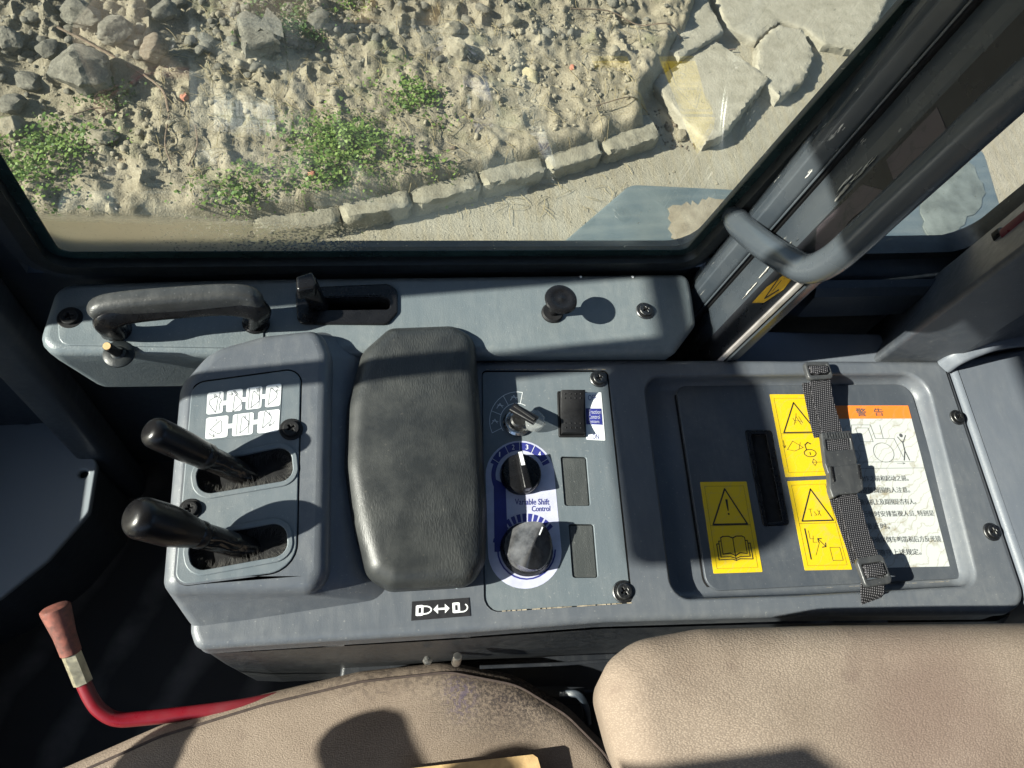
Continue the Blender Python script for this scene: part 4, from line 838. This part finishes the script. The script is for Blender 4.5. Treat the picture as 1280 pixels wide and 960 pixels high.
# padlock decal
SQ = A([(515, 752), (586, 747), (588, 770), (514, 776)], CZ+.0005); dm = quadmap(SQ)
ld = mk('padlock_decal', [np.array(p)+[0, 0, z] for z in (0, .00025) for p in SQ], [(3, 2, 1, 0), (4, 5, 6, 7), (0, 1, 5, 4), (1, 2, 6, 5), (2, 3, 7, 6), (3, 0, 4, 7)], M['ink'], con, False)
pw = Print(dm, lift=.0005)
pw.fill(rr_uv(.07, .22, .20, .78, .04)); arc = [(.22+.115*math.sin(t), .5-.20*math.cos(t)) for t in np.linspace(0, math.pi, 12)]; pw.line([(.19, .30)]+arc+[(.19, .70)], .0012)
pw.line([(.42, .5), (.60, .5)], .0018); pw.fill([(.37, .5), (.45, .25), (.45, .75)]); pw.fill([(.65, .5), (.57, .25), (.57, .75)])
pw.fill(rr_uv(.70, .22, .83, .78, .04)); arc = [(.87+.09*math.sin(t), .52-.22*math.cos(t)) for t in np.linspace(.75, math.pi, 12)]; pw.line([(.82, .74)]+arc[::-1], .0012); 
pw.build('print', M['decalwhite'], ld)
pw = Print(dm, lift=.0008); pw.fill(rr_uv(.115, .36, .155, .64, .015)); pw.fill(rr_uv(.745, .36, .785, .64, .015)); pw.build('keyhole_print', M['ink'], ld)['kind'] = 'stuff'
# dial decal (print in photo-measured plane coordinates)
pz = SWZ; pm = lambda u, v: at(u, v, pz)
C1, C2 = (650, 594), (658, 687)
def arcpx(c, rx, ry, a0, a1, n=14): return [(c[0]+rx*math.cos(math.radians(a0+(a1-a0)*k/n)), c[1]-ry*math.sin(math.radians(a0+(a1-a0)*k/n))) for k in range(n+1)]
outl = arcpx(C1, 43, 43, 0, 180, 18)+arcpx((656, 690), 46, 46, 180, 360, 18)
dd = loft('dial_decal', [to3(P2, z) for z in (pz, pz+.0002) for P2 in [A2(outl, pz)]], M['lav'], con, ang=20)
pb = Print(pm, lift=.0004)
pb.strip(arcpx(C1, 40, 41, 22, 158), arcpx(C1, 31, 31, 22, 158)); pb.fill([(617, 598), (632, 606), (634, 662), (641, 668), (624, 690), (618, 690)])
A0, A1 = 38, 170
for k in range(13): 
    a0 = A0+(A1-A0)*k/13+1.6; a1 = A0+(A1-A0)*(k+1)/13-1.6; pb.strip(arcpx(C2, 43, 45, a0, a1, 2), arcpx(C2, 34, 35, a0, a1, 2))
pb.strip(arcpx(C2, 37, 38, 180, 360), arcpx(C2, 35, 36, 180, 360)); pb.strip(arcpx(C1, 30.5, 30.5, 150, 230), arcpx(C1, 36, 36, 150, 230))
pb.text('Variable Shift', (643.5, 623.5), (43, 0), (0, 7.6), .012); pb.text('Control', (664.5, 632.5), (23, -.3), (0, 7), .012); pb.build('blue_print', M['blue'], dd)
pw = Print(pm, lift=.0006)
for k, a_ in enumerate((150, 118, 91, 63, 30)): q = arcpx(C1, 40, 41, a_, a_, 1)[0]; q2_ = arcpx(C1, 31, 31, a_, a_, 1)[0]; pw.line([q, q2_], .0005)
for t_, a_ in (('1', 134), ('2', 104), ('3', 76), ('4', 47)): q = arcpx(C1, 35.5, 36, a_, a_, 1)[0]; pw.text(t_, (q[0]-1.6, q[1]-3), (3.2 if t_ != '1' else 1.4, 0), (0, 6))
pw.build('white_print', M['decalwhite'], dd)
# key switch print
kd = Print(pm, lift=.0003); CK = (646, 526)
kd.line(arcpx(CK, 34, 36, 78, 205), .0006); kd.line(arcpx(CK, 21, 22, 60, 215), .0006)
for a_ in (78, 120, 160, 205): kd.line([arcpx(CK, 21, 22, a_, a_, 1)[0], arcpx(CK, 34, 36, a_, a_, 1)[0]], .0006)
for a_ in (98, 140, 182):
    q = arcpx(CK, 27.5, 29, a_, a_, 1)[0]; kd.line([(q[0]-4, q[1]+3), (q[0], q[1]-3), (q[0]+3, q[1]+2)], .0007); kd.line([(q[0]-3, q[1]-1), (q[0]+4, q[1])], .0007)
kd.build('key_switch_print', M['decalwhite'], con)

# ================================================================ CONTROLS ON THE PANEL
def knob_dial(px, r, h, ang, label, matk, wide):
    c = at(*px, SWZ+.0006); o = thing('selector_dial', c, label, 'knob', 'dials on the switch panel')
    lathe('knob_base', c, [(r*1.0, 0), (r*1.0, h*.25), (r*.96, h*.42), (r*.90, h*.5), (0, h*.52)], M[matk], o, n=48)
    L = r*.95; W = wide; P = rp([(-L, -W*.5), (L*.9, -W*.38), (L*.9, W*.38), (-L, W*.5)], .0015, 4); ca, sa = math.cos(ang), math.sin(ang)
    P = [(c[0]+x*ca-y*sa, c[1]+x*sa+y*ca) for x, y in P]; pillow('pointer_grip', P, c[2]+h, c[2]+h*.3, .0018, M[matk], o)
    return c, o, ca, sa
c, o, ca, sa = knob_dial((650, 594), .0215, .021, math.radians(98), 'upper black selector knob with a white pointer line, numbered one to four', 'black', .0085)
lp_ = Print(lambda a, b: (c[0]+a*ca-b*sa, c[1]+a*sa+b*ca, c[2]+.0212), lift=0); lp_.strip([(.0185, .002), (.004, .002)], [(.0185, -.002), (.004, -.002)]); lp_.build('pointer_line', M['decalwhite'], o)
c = at(658, 687, SWZ+.0006); o = thing('rotary_dial', c, 'lower larger black throttle dial with a diagonal wedge grip', 'dial', 'dials on the switch panel')
lathe('dial_skirt', c, [(.0268, 0), (.0268, .003), (.0252, .006), (.0245, .0075), (0, .008)], M['black'], o, n=56)
ang = math.radians(62); ca, sa = math.cos(ang), math.sin(ang); V = []; 
def wl(x, y, z): return (c[0]+x*ca-y*sa, c[1]+x*sa+y*ca, c[2]+z)
Rr = .0242; th = np.linspace(-.95, .95, 9); ringb = [(Rr*math.cos(t), Rr*math.sin(t)) for t in np.linspace(0, 2*math.pi, 41)[:-1]]
def hz(x, y): return .008+.019*max(0, 1-abs(y+.001)/.0245)**.9*(1-.10*abs(x)/Rr)
rings = [[wl(x*s, y*s, (.0078 if s == 1 else hz(x*s, y*s))) for x, y in ringb] for s in (1, .985, .9, .8, .7, .6, .5, .4, .3, .2, .1, .03)]
M['dial'] = simple('clear_coated_dial', (.075, .075, .078), .16, 0, .6, 60, .12)
loft('wedge_grip', rings, M['dial'], o, cap0=False, ang=60)
pq = Print(lambda a, b: wl(a, b, hz(a, b)+.0004), lift=0); pq.line([(.020, -.0035), (.012, -.0035)], .0014); pq.build('pointer_mark', M['decalwhite'], o)
# key switch
c = at(646, 529, SWZ); o = thing('key_switch', c, 'key switch with silver ring, black bow and clear round cap', 'key switch')
lathe('silver_ring', c, [(.0155, 0), (.0155, .003), (.0135, .005), (.0120, .005), (.0115, .0035), (0, .0035)], M['chrome'], o, n=40)
lathe('lock_core', c, [(.0085, .003), (.0085, .009), (.007, .011), (0, .011)], M['screw'], o)
a, b = at(640, 509, SWZ+.018), at(670, 526, SWZ+.024); sweep('key_bow', [a, a*.7+b*.3, a*.4+b*.6, b], rrect(.011, .0055, .002), M['black'], o)
sweep('bow_ridge', [a+[.002, 0, .004], b+[-.002, 0, .004]], rrect(.0035, .002, .0008), M['blackm'], o)
m = N('clear_plastic'); m.fin((.35, .37, .37), .12, spec=.6); tr = m.node('ShaderNodeBsdfTransparent'); mx = m.node('ShaderNodeMixShader', {0: .45, 1: tr.outputs[0], 2: m.b.outputs[0]}); m.t.links.new(mx.outputs[0], m.out.inputs[0]); M['clear'] = m.m
lathe('clear_cap', at(667, 528, SWZ+.004), [(.0110, 0), (.0115, .004), (.0105, .009), (.006, .0105), (0, .011)], M['clear'], o, n=32)
# rocker switch
q = A2([(696, 490), (730, 490), (731.5, 547), (698, 547)], SWZ); rk = thing('rocker_switch', at(714, 520, SWZ), 'black rocker switch with raised dots and an OFF ON label plate', 'switch')
plate('switch_frame', rp(q, .0015, 3), [[tuple(p) for p in inset(rp(q, .0015, 3), .0018)]], SWZ+.003, .0035, .0008, M['blackm'], rk)
qi = [np.array(p) for p in A2([(698.5, 493), (728, 493), (729, 544.5), (700.5, 544.5)], SWZ)]; rings = []
for t in np.linspace(0, 1, 13):
    l = qi[0]*(1-t)+qi[3]*t; r = qi[1]*(1-t)+qi[2]*t; z = SWZ+.0045+.0055*(2*t-1)**2+(.0025*(1-t)); rings.append([(l[0], l[1], SWZ), (l[0], l[1], z-.0006), (l[0]*.97+r[0]*.03, l[1]*.97+r[1]*.03, z), (r[0]*.97+l[0]*.03, r[1]*.97+l[1]*.03, z), (r[0], r[1], z-.0006), (r[0], r[1], SWZ)])
loft('rocker', rings, M['blackm'], rk, ang=40)
for t in (.08, .17, .76, .88):
    for s in (.16, .38, .60, .82):
        l = qi[0]*(1-t)+qi[3]*t; r = qi[1]*(1-t)+qi[2]*t; p = l*(1-s)+r*s; z = SWZ+.0045+.0055*(2*t-1)**2+(.0025*(1-t)); lathe('dot', (p[0], p[1], z-.0004), [(.0010, 0), (.0009, .0008), (.0004, .0012), (0, .0013)], M['blackm'], rk, n=8)
qq = A([(731, 491), (751.5, 490.5), (756.5, 551), (733, 549.5)], SWZ+.0004); dm = quadmap(qq)
lb = loft('label_plate', [to3(rp(A2([(731, 491), (751.5, 490.5), (756.5, 551), (733, 549.5)], SWZ), .001, 3), z) for z in (SWZ-.0001, SWZ+.0005)], M['decalwhite'], rk)
pb = Print(dm, lift=.0003); pb.fill([(.02, .34), (.93, .34), (.93, .68), (.02, .68)]); pb.text('OFF', (.18, .05), (.5, 0), (0, .12)); pb.text('ON', (.33, .87), (.33, 0), (0, .11)); pb.build('blue_print', M['blue'], lb)
pw = Print(dm, lift=.0005); pw.text('Traction', (.16, .37), (.72, 0), (0, .085)); pw.text('Control', (.16, .475), (.64, 0), (0, .085)); pw.text('System', (.16, .58), (.58, 0), (0, .09)); pw.build('white_print', M['lav'], lb)
# ================================================================ ARMREST
am = thing('armrest', at(520, 580, .59), 'wrinkled black leatherette armrest pad between levers and switches', 'armrest')
AZ = .635; aP = rp(A2([(486, 410), (566, 407), (594, 422), (604, 540), (609, 640), (608, 702), (591, 731), (488, 737), (458, 720), (440, 652), (429, 585), (433, 508), (452, 440)], AZ-.014), [.018, .02, .025, .1, .1, .02, .02, .02, .02, .08, .08, .08, .03], 6)
pillow('pad', aP, AZ, AZ-.040, .020, M['leather'], am, dome=.0035, rb=.008, steps=8, ang=60)
pillow('mount_base', rp(A2([(500, 450), (575, 450), (585, 700), (490, 700)], CZ), .01, 4), AZ-.039, CZ-.001, .002, M['blackm'], am)
# ================================================================ LEVERS
def lever(base, tip, zt, rt, slotz, label):
    b = at(*base, HZT-.02); t = at(*tip, zt); o = thing('control_lever', b, label, 'lever', 'hydraulic control levers'); d = _n(t-b); L = np.linalg.norm(t-b)
    lathe('shaft', b, [(.0115, 0), (.0108, L*.25), (.0110, L*.45), (.0110, L*.5)], M['boot'], o, axis=d, n=24)
    lathe('shaft_collar', b+d*L*.44, [(.0114, 0), (.0122, .002), (.0122, .008), (.0114, .010)], M['black'], o, axis=d, n=28)
    g0 = L*.49; pr_ = [(.0118, g0)]+[(.0118+(rt-.0118)*math.sin(min(1, s*1.5)*math.pi/2)**1.1, g0+(L-g0-rt*.75)*s) for s in np.linspace(.1, 1, 9)]
    pr_ += [(rt*math.cos(a)**.6, L-rt*.75+rt*.75*math.sin(a)) for a in np.linspace(.12, math.pi/2, 10)]
    lathe('grip', b, pr_, M['grip'], o, axis=d, n=40, ang=50); return o
lever((316, 598), (184, 536), .709, .0135, 0, 'rear slimmer black control lever reaching out beneath the pictogram sticker')
lever((318, 688), (161, 643), .715, .0172, 0, 'front thicker black control lever, closest to the red lever')

# ================================================================ STORAGE LID
lid = thing('storage_lid', at(1010, 610, LZ), 'dark storage tray lid with warning stickers and a long finger slot, held by the strap', 'lid')
lP = rp(A2([(843, 484), (1134, 482), (1200, 700), (1199, 724), (882, 740)], LZ), [.014, .018, .006, .010, .016], 8)
slo = rp(A2([(931, 538), (964, 538), (986, 656), (954, 658)], LZ+.004), .003, 4); sli = rp(A2([(938, 543), (957, 543), (978, 652), (958, 654)], LZ+.004), .002, 4)
loft('lid_groove', [to3(inset(lP, -.002), LZ+.0006), to3(inset(lP, -.002), LZ+.0001)][::-1], M['void'], lid)
plate('lid_panel', lP, [slo], LZ+.0045, .004, .0010, M['lid'], lid, 2)
plate('slot_bezel', slo, [sli], LZ+.0052, .004, .0008, M['black'], lid, 2); loft('slot_pit', [to3(slo, LZ+.0012), to3(slo, LZ+.0009)], M['void'], lid)
TZ = LZ+.0046
def stick(name, px, mat, label, r=.0008):
    P = rp(A2(px, TZ), r, 3); o = loft(name, [to3(P, TZ-.0002), to3(P, TZ+.0003)], M[mat], lid); o['label'] = label
    q = A(px, TZ+.0003); return o, quadmap(q)
def tri(p, cx, cy, s, asp, w=.0011): p.line([(cx, cy-s*.55*asp), (cx+s*.5, cy+s*.45*asp), (cx-s*.5, cy+s*.45*asp)], w, True)
def common(p): p.line([(.08, .05), (.92, .05), (.92, .95), (.08, .95)], .00025, True); p.line([(.08, .49), (.92, .49)], .0004)
o, dm = stick('warning_sticker', [(875, 602.6), (933, 602), (953, 715), (892, 717)], 'yellow', 'yellow sticker with exclamation triangle above an open book')
p = Print(dm); common(p); tri(p, .5, .30, .72, .55, .0017); p.fill([(.475, .20), (.525, .20), (.51, .33), (.49, .33)]); p.fill([(.5+.022*math.cos(a), .365+.012*math.sin(a)) for a in np.linspace(0, 6.28, 9)[:-1]])
for s in (-1, 1):
    f_ = lambda x, y: (.5+s*x, y)
    p.line([f_(0, .63), f_(.08, .61), f_(.20, .61), f_(.25, .625)], 0.00105); p.line([f_(.25, .625), f_(.25, .80)], 0.00090); p.line([f_(0, .82), f_(.10, .79), f_(.25, .80)], 0.00105)
    p.line([f_(.25, .66), f_(.30, .66), f_(.30, .83), f_(.10, .83), f_(0, .85)], 0.00105); p.line([f_(.30, .69), f_(.35, .69), f_(.35, .86), f_(.08, .855), f_(0, .87)], 0.00105)
p.line([(.5, .63), (.5, .87)], 0.00090); p.build('print', M['ink'], o)
o, dm = stick('warning_sticker', [(962, 493), (1014, 493), (1042, 594), (982, 596.5)], 'yellow', 'yellow sticker with an entanglement triangle above a padlock, half under the strap')
p = Print(dm); common(p); tri(p, .52, .31, .74, .5, .0016)
for q in ([(.42, .38), (.50, .28), (.58, .38)], [(.45, .33), (.60, .34)], [(.50, .28), (.52, .24)], [(.42, .30), (.47, .36)], [(.56, .28), (.62, .36)]): p.line(q, .0005)
for q in ([(.15, .68), (.30, .58), (.50, .66), (.30, .70), (.15, .68)], [(.10, .57), (.10, .66)], [(.07, .63), (.10, .66), (.13, .63)], [(.46, .60), (.40, .68)], [(.62, .84), (.88, .84)], [(.66, .80), (.62, .84), (.66, .88), (.72, .84), (.66, .80)]): p.line(q, .0005)
p.line([(.62+.13*math.cos(a), .73+.045*math.sin(a)) for a in np.linspace(0, 6.28, 12)], 0.00090); p.line([(.56, .69), (.55, .63), (.62, .60), (.68, .62)], 0.00120); p.line([(.62, .72), (.62, .75)], .001); p.build('print', M['ink'], o)
o, dm = stick('warning_sticker', [(984, 601.5), (1034, 599.5), (1065, 712), (1006, 713)], 'yellow', 'yellow sticker with a blurred triangle above a lever and an empty square')
p = Print(dm); common(p); tri(p, .52, .30, .72, .5, .0016); [p.line(q, .0005) for q in ([(.36, .33), (.44, .33)], [(.40, .33), (.40, .41)], [(.48, .36), (.53, .40), (.48, .40)], [(.57, .34), (.62, .41)], [(.62, .35), (.56, .40)])]
p.line([(.18, .55), (.18, .88)], .0016); p.line([(.25, .57), (.25, .66), (.33, .66)], 0.00045); p.line([(.33, .63), (.30, .70), (.38, .70)], 0.00045); p.line([(.64, .76), (.86, .76), (.86, .90), (.64, .90)], .0005, True)
p.line([(.42, .66), (.56, .75)], 0.00075); p.line([(.42, .70), (.42, .66), (.50, .66)], 0.00105); p.line([(.48, .755), (.56, .75), (.57, .71)], 0.00105); p.line([(.44, .70), (.30, .84)], 0.00045); p.build('print', M['ink'], o)
o, dm = stick('instruction_sticker', [(1038, 507), (1135, 507), (1187, 708), (1090, 710)], 'wsticker', 'large white sticker with orange header, loader drawing and rows of text')
p = Print(dm, lift=.0002); p.fill([(0, 0), (1, 0), (1, .088), (0, .088)]); oh = p.build('orange_header', M['orange'], o)
p = Print(dm, lift=.0005); p.text('警', (.30, .018), (.13, 0), (0, .055), .01); p.text('告', (.53, .018), (.12, 0), (0, .052), .01); p.line([(0, .41), (1, .41)], 0.00045)
ell = lambda cx, cy, r: [(cx+r*math.cos(a), cy+r*.48*math.sin(a)) for a in np.linspace(0, 6.28, 20)]
for q in ([(.10, .30), (.20, .13), (.44, .13), (.46, .22), (.70, .22), (.76, .34)], [(.24, .15), (.26, .24), (.42, .24), (.40, .15), (.24, .15)], [(.56, .22), (.56, .13)], [(.05, .37), (.88, .37)], [(.1, .30), (.28, .30)], [(.66, .38), (.76, .38)], [(.73, .375), (.76, .38), (.73, .385)], ell(.52, .31, .13), ell(.10, .33, .10)): p.line(q, .0004)
p.line([(.80, .24), (.80, .30), (.76, .36)], .0013); p.line([(.80, .30), (.83, .36)], .0010); p.line([(.75, .21), (.80, .25), (.86, .20)], .0009); p.fill([(.80+.022*math.cos(a), .20+.013*math.sin(a)) for a in np.linspace(0, 6.28, 9)[:-1]])
for i, t in enumerate(['在操作之前和起动之前。', '请提醒周围的人注意。', '确认机上及周围是否有人。', '行驶时安排监视人员, 特别是', '接近时。', '请确保倒车鸣笛和后方反光镜', '请遵守上述规定。']):
    y = .455+.072*i*(1 if i < 5 else 1.02); 
    wd = [.70, .68, .72, .92, .30, .92, .62][i]; p.text(t, (.05, y), (wd, 0), (0, .036))
p.build('print', M['text'], o)
g1 = Print(lambda u, v: at(u, v, LZ+.001), lift=.0004); r = np.random.default_rng(4)
for k in range(40):
    if r.random() < .75:
        t0 = k/40; f_ = lambda t: (905+(1190-905)*t, 742.5+(727-742.5)*t); g1.line([f_(t0), f_(t0+r.uniform(.01, .025))], r.uniform(.0006, .0018))
g1.build('grime_line', M['grime'], lid)['kind'] = 'stuff'
# ================================================================ STRAP
sp = thing('webbing_strap', at(1050, 580, LZ), 'dark woven strap with plastic buckle fastened across the storage lid', 'strap')
def ribbon(name, pts, wd, th, mat, par):
    """flat band through (px, z) centre points, width along the local across direction in the deck plane"""
    C_ = crom([at(u, v, z) for u, v, z in pts], 6); P_, T_ = frames(C_); R = []
    for p, t in zip(P_, T_):
        ac = _n(np.cross([0, 0, 1], [t[0], t[1], 0])); up = _n(np.cross(t, ac)); up = up if up[2] > 0 else -up
        R.append([p+ac*wd/2-up*th/2, p+ac*wd/2+up*th/2, p-ac*wd/2+up*th/2, p-ac*wd/2-up*th/2])
    return loft(name, R, M[mat], par, ang=50)
ribbon('webbing', [(1022, 458, .607), (1025, 475, .6065), (1029, 500, .602), (1037, 528, .5965), (1042, 548, .594)], .0265, .0016, 'web', sp)
ribbon('webbing', [(1015, 478, .6045), (1019, 500, .600), (1025, 528, .594), (1030, 546, .592)], .0265, .0012, 'web', sp)
ribbon('webbing', [(1052, 606, .594), (1062, 630, .595), (1072, 665, .598), (1084, 695, .603), (1092, 715, .607), (1093, 722, .607)], .0270, .0016, 'web', sp)
ribbon('webbing', [(1046, 612, .592), (1054, 635, .592), (1068, 675, .594), (1078, 705, .600)], .0265, .0012, 'web', sp)
ribbon('webbing', [(1091, 728, .6075), (1090, 742, .605), (1089, 753, .598)], .0265, .0016, 'web', sp)
def slider(px, z, w_, h_, rot, par):
    c = at(*px, z); ca, sa = math.cos(rot), math.sin(rot); f_ = lambda P: [(c[0]+x*ca-y*sa, c[1]+x*sa+y*ca) for x, y in P]
    plate('slider', f_(rrect(w_, h_, .005, 5)), [f_([(x, y+h_*.0) for x, y in rrect(w_*.74, h_*.52, .0015, 3)])], z+.0035, .0065, .0018, M['buckle'], par, 3)
    for k in (0,): 
        V = f_([(-w_*.36, -h_*.20), (w_*.36, -h_*.20), (w_*.36, h_*.24), (-w_*.36, h_*.24)]); V = rp(V, .002, 3); pillow('webbing_fold', V, z+.0055, z-.004, .0022, M['web'], par, dome=.001)
slider((1022, 464), .610, .034, .023, .05, sp); slider((1091, 714), .612, .034, .031, .10, sp)
# buckle
bz = .5985
B1 = rp(A2([(1026, 541), (1063, 538), (1071, 575), (1072, 603), (1040, 607), (1031, 580)], bz), .002, 4); hb_ = rp(A2([(1032, 550), (1062, 548), (1064, 562), (1034, 563)], bz), .001, 3)
plate('buckle_female', B1, [hb_], bz+.001, .007, .0018, M['buckle'], sp, 3)
pillow('webbing_fold', rp(A2([(1031, 549), (1062, 547), (1064, 563), (1034, 564)], bz), .001, 3), bz-.0005, bz-.004, .001, M['web'], sp)
for k in range(9):
    u = 1033+k*3.4; box('rib', tuple(at(u, 544.6, bz+.0005)+[-.0008, -.003, 0]), tuple(at(u, 544.6, bz+.0005)+[.0006, .003, .0016]), M['buckle'], sp)
pillow('buckle_male', rp(A2([(1035, 584), (1075, 580), (1078, 612), (1071, 617), (1048, 619), (1040, 624), (1036, 612)], bz), .002, 4), bz+.0028, bz-.005, .0018, M['buckle'], sp)
for q in ([(1036, 584), (1039, 584), (1042, 603), (1039, 604)], [(1070, 582), (1073, 582), (1075, 600), (1072, 600)]): pillow('release_tab', rp(A2(q, bz), .0006, 3), bz+.0042, bz-.002, .001, M['black'], sp)
# ================================================================ REAR CONSOLE (right edge)
rc = thing('rear_console', at(1250, 600, .3), 'smooth dark grey rear console section beyond the seam at the right edge', 'console')
P = rp(A2([(1189, 456), (1215, 446), (1380, 415), (1500, 700), (1330, 800), (1287, 742)], CZ+.002), [.006, .02, .02, .02, .02, .006], 6)
pillow('console_body', P, CZ+.002, .36, .008, M['rear'], rc)
# lower trim under the console on the seat side
lt_ = thing('console_lower_trim', at(700, 800, .3), 'dark lower trim and seat rail parts under the console edge', 'trim')
Pq = rp(A2([(420, 880), (600, 872), (1280, 850), (1280, 780), (430, 800)], .40), .01, 4); pillow('trim_body', Pq, .40, .10, .006, M['dark'], lt_)
sweep('rail_strip', [at(600, 834, .462), at(700, 830, .462), at(820, 822, .462)], rrect(.004, .003, .001), M['dark'], lt_); sweep('rail_strip', [at(560, 862, .44), at(730, 866, .44)], rrect(.012, .003, .001), M['dark'], lt_)
lathe('bolt', at(570, 828, .515), [(.0048, 0), (.0048, .016), (.004, .018), (0, .018)], M['steel'], lt_, axis=(0, .25, 1)); lathe('small_bolt', at(534, 826, .515), [(.005, 0), (.005, .006), (0, .007)], M['steel'], lt_, n=6)
sweep('seat_bracket', crom([at(700, 868, .44), at(722, 868, .45), at(732, 884, .44), at(735, 905, .42)], 6), rrect(.008, .006, .002), M['navy'], lt_)
# ================================================================ SEAT
se = thing('operator_seat', SEATC, 'worn brown fabric seat cushion at the lower left with ink and dirt stains', 'seat')
QZ = .475; sP = rp(A2([(-60, 1010), (80, 958), (200, 905), (330, 866), (450, 838), (560, 826), (648, 843), (712, 882), (765, 935), (800, 1000), (830, 1150), (500, 1250), (0, 1200)], QZ-.02), [.1]*13, 10)
sP = [tuple(p) for p in sP]; pillow('cushion', sP, QZ, QZ-.12, .034, M['cushion'], se, dome=.014, rb=.02, steps=10, ang=70)
def seamline(name, P, z, a, b, par, mat='seam', r=.0011): 
    Q = inset(P, a)[b[0]:b[1]]; return tube(name, [(x, y, z) for x, y in Q], r, M[mat], par, 6)
n_ = len(sP)
Qs = inset(sP, .0125); idx = [i for i in range(n_) if prj((Qs[i][0], Qs[i][1], QZ-.006))[1] < 990 and prj((Qs[i][0], Qs[i][1], QZ-.006))[0] > 60]
ix = sorted(idx); tube('piping_seam', [(Qs[i][0], Qs[i][1], QZ-.0075) for i in ix], .0016, M['seam'], se, 6)
sb = thing('seat_backrest', SEATB, 'brown velvety seat backrest filling the lower right corner', 'backrest')
BZ = .745; bP = rp(A2([(754, 868), (762, 828), (800, 798), (880, 783), (1050, 779), (1420, 775), (1420, 1250), (860, 1180), (800, 1010), (775, 945)], BZ-.018), [.05, .04, .06, .1, .1, .05, .05, .1, .1, .1], 10)
pillow('back_cushion', bP, BZ, BZ-.17, .034, M['back'], sb, dome=.006, rb=.125, steps=10, ang=70)
box('seat_base', (-.20, -.45, .0), (.5, -.10, .30), M['dark'], se, .02)
# ================================================================ RED LEVER
rl = thing('safety_lock_lever', at(200, 893, .45), 'bent red lever with faded pink grip and hexagon sleeve beside the seat', 'lever')
z_ = .455; pth = crom([at(470, 846, .42), at(400, 862, .435), at(345, 874, .45), at(300, 883, z_), at(240, 891, z_), at(178, 898, z_), at(146, 899, z_+.002), at(125, 888, z_+.006), at(113, 872, z_+.010), at(104, 853, z_+.014)], 6)
tube('red_rod', pth, .0072, M['red'], rl, 18)
a = at(104, 854, z_+.014); b = at(89, 817, z_+.026); lathe('hexagon_sleeve', a, [(.0090, 0), (.0090, float(np.linalg.norm(b-a)))], M['brass'], rl, axis=b-a, n=6, ang=20)
e = at(68, 758, z_+.05); L = float(np.linalg.norm(e-b)); lathe('pink_grip', b, [(.0088, 0), (.0098, .001), (.0105, L*.4), (.0138, L*.9), (.0138, L*.97), (.0115, L), (0, L)], M['pink'], rl, axis=e-b, n=28)
# cardboard
cb = thing('cardboard_piece', at(600, 955, .50), 'brown cardboard edge lying on the seat at the bottom edge', 'cardboard')
for i, (dz, dv) in enumerate(((0, 0), (.006, 5))):
    q = A([(500, 962+dv), (666, 943+dv), (672, 947+dv), (690, 1010), (520, 1050)], .500-dz); loft('layer', [[(x, y, z) for x, y, z in q], [(x, y, z-.003) for x, y, z in q]], M['card'], cb, ang=20)

# ================================================================ ADDED SHADOW CASTERS AHEAD OF THE CONSOLE (unseen, their shadows fall into view)
mi = thing('shadow_block', (-.80, .10, 1.3), 'black rounded block added outside the windshield to shade the tray', 'occluder')  # invented occluder, gives the rounded shadow in the tray
box('block_arm', (-.81, .22, 1.32), (-.79, .50, 1.34), M['black'], mi, .003)
pts = rp([(.0, 1.266), (.232, 1.266), (.232, 1.350), (.0, 1.356)], [.02, .02, .01, .05], 8); loft('block_head', [[(x, y, z) for y, z in pts] for x in (-.82, -.78)], M['black'], mi)
def back(px, z, xo):      # where the sunbeam that reaches this spot crosses the windshield
    p = at(*px, z); d = -np.array(sdir); return p-d*((p[0]-xo)/d[0])
for i, (a_, b_, r_, lb) in enumerate((((478, 915), (545, 1010), .024, 'longest black tab added inside the windshield to shade the seat'), ((650, 955), (705, 1040), .022, 'black tab added next to the flap to shade the seat'), ((198, 925), (180, 1040), .018, 'smallest black tab added to shade the seat'))):
    t_ = thing('shadow_tab', back(a_, .47, -.60), lb, 'shadow caster', 'unseen tabs added to shade the seat'); p, q = back(a_, .47, -.60), back(b_, .47, -.60); d = _n(q-p)  # made-up rods, give the finger-like shadows on the seat cushion
    tube('tab', [p-d*r_*.9, p-d*r_*.75, p-d*r_*.4, p, p+d*.06, p+d*.16], r_, M['black'], t_, 16, scale=[.3, .66, .92, 1, 1, .8])
fq = [back(px, .75, -.60) for px in ((700, 976), (1002, 930), (1050, 965), (1060, 1090), (760, 1100))]; fo = thing('shadow_flap', fq[0], 'black flat flap with a sharp corner, added to shade the backrest', 'light_blocker')  # made-up board, gives the sharp-cornered shadow on the backrest
loft('flap', [[tuple(p+[dx, 0, 0]) for p in fq] for dx in (0, .006)], M['black'], fo)
print('objects', len(bpy.data.objects), 'tris', sum(len(o.data.polygons) for o in bpy.data.objects if o.type == 'MESH'))
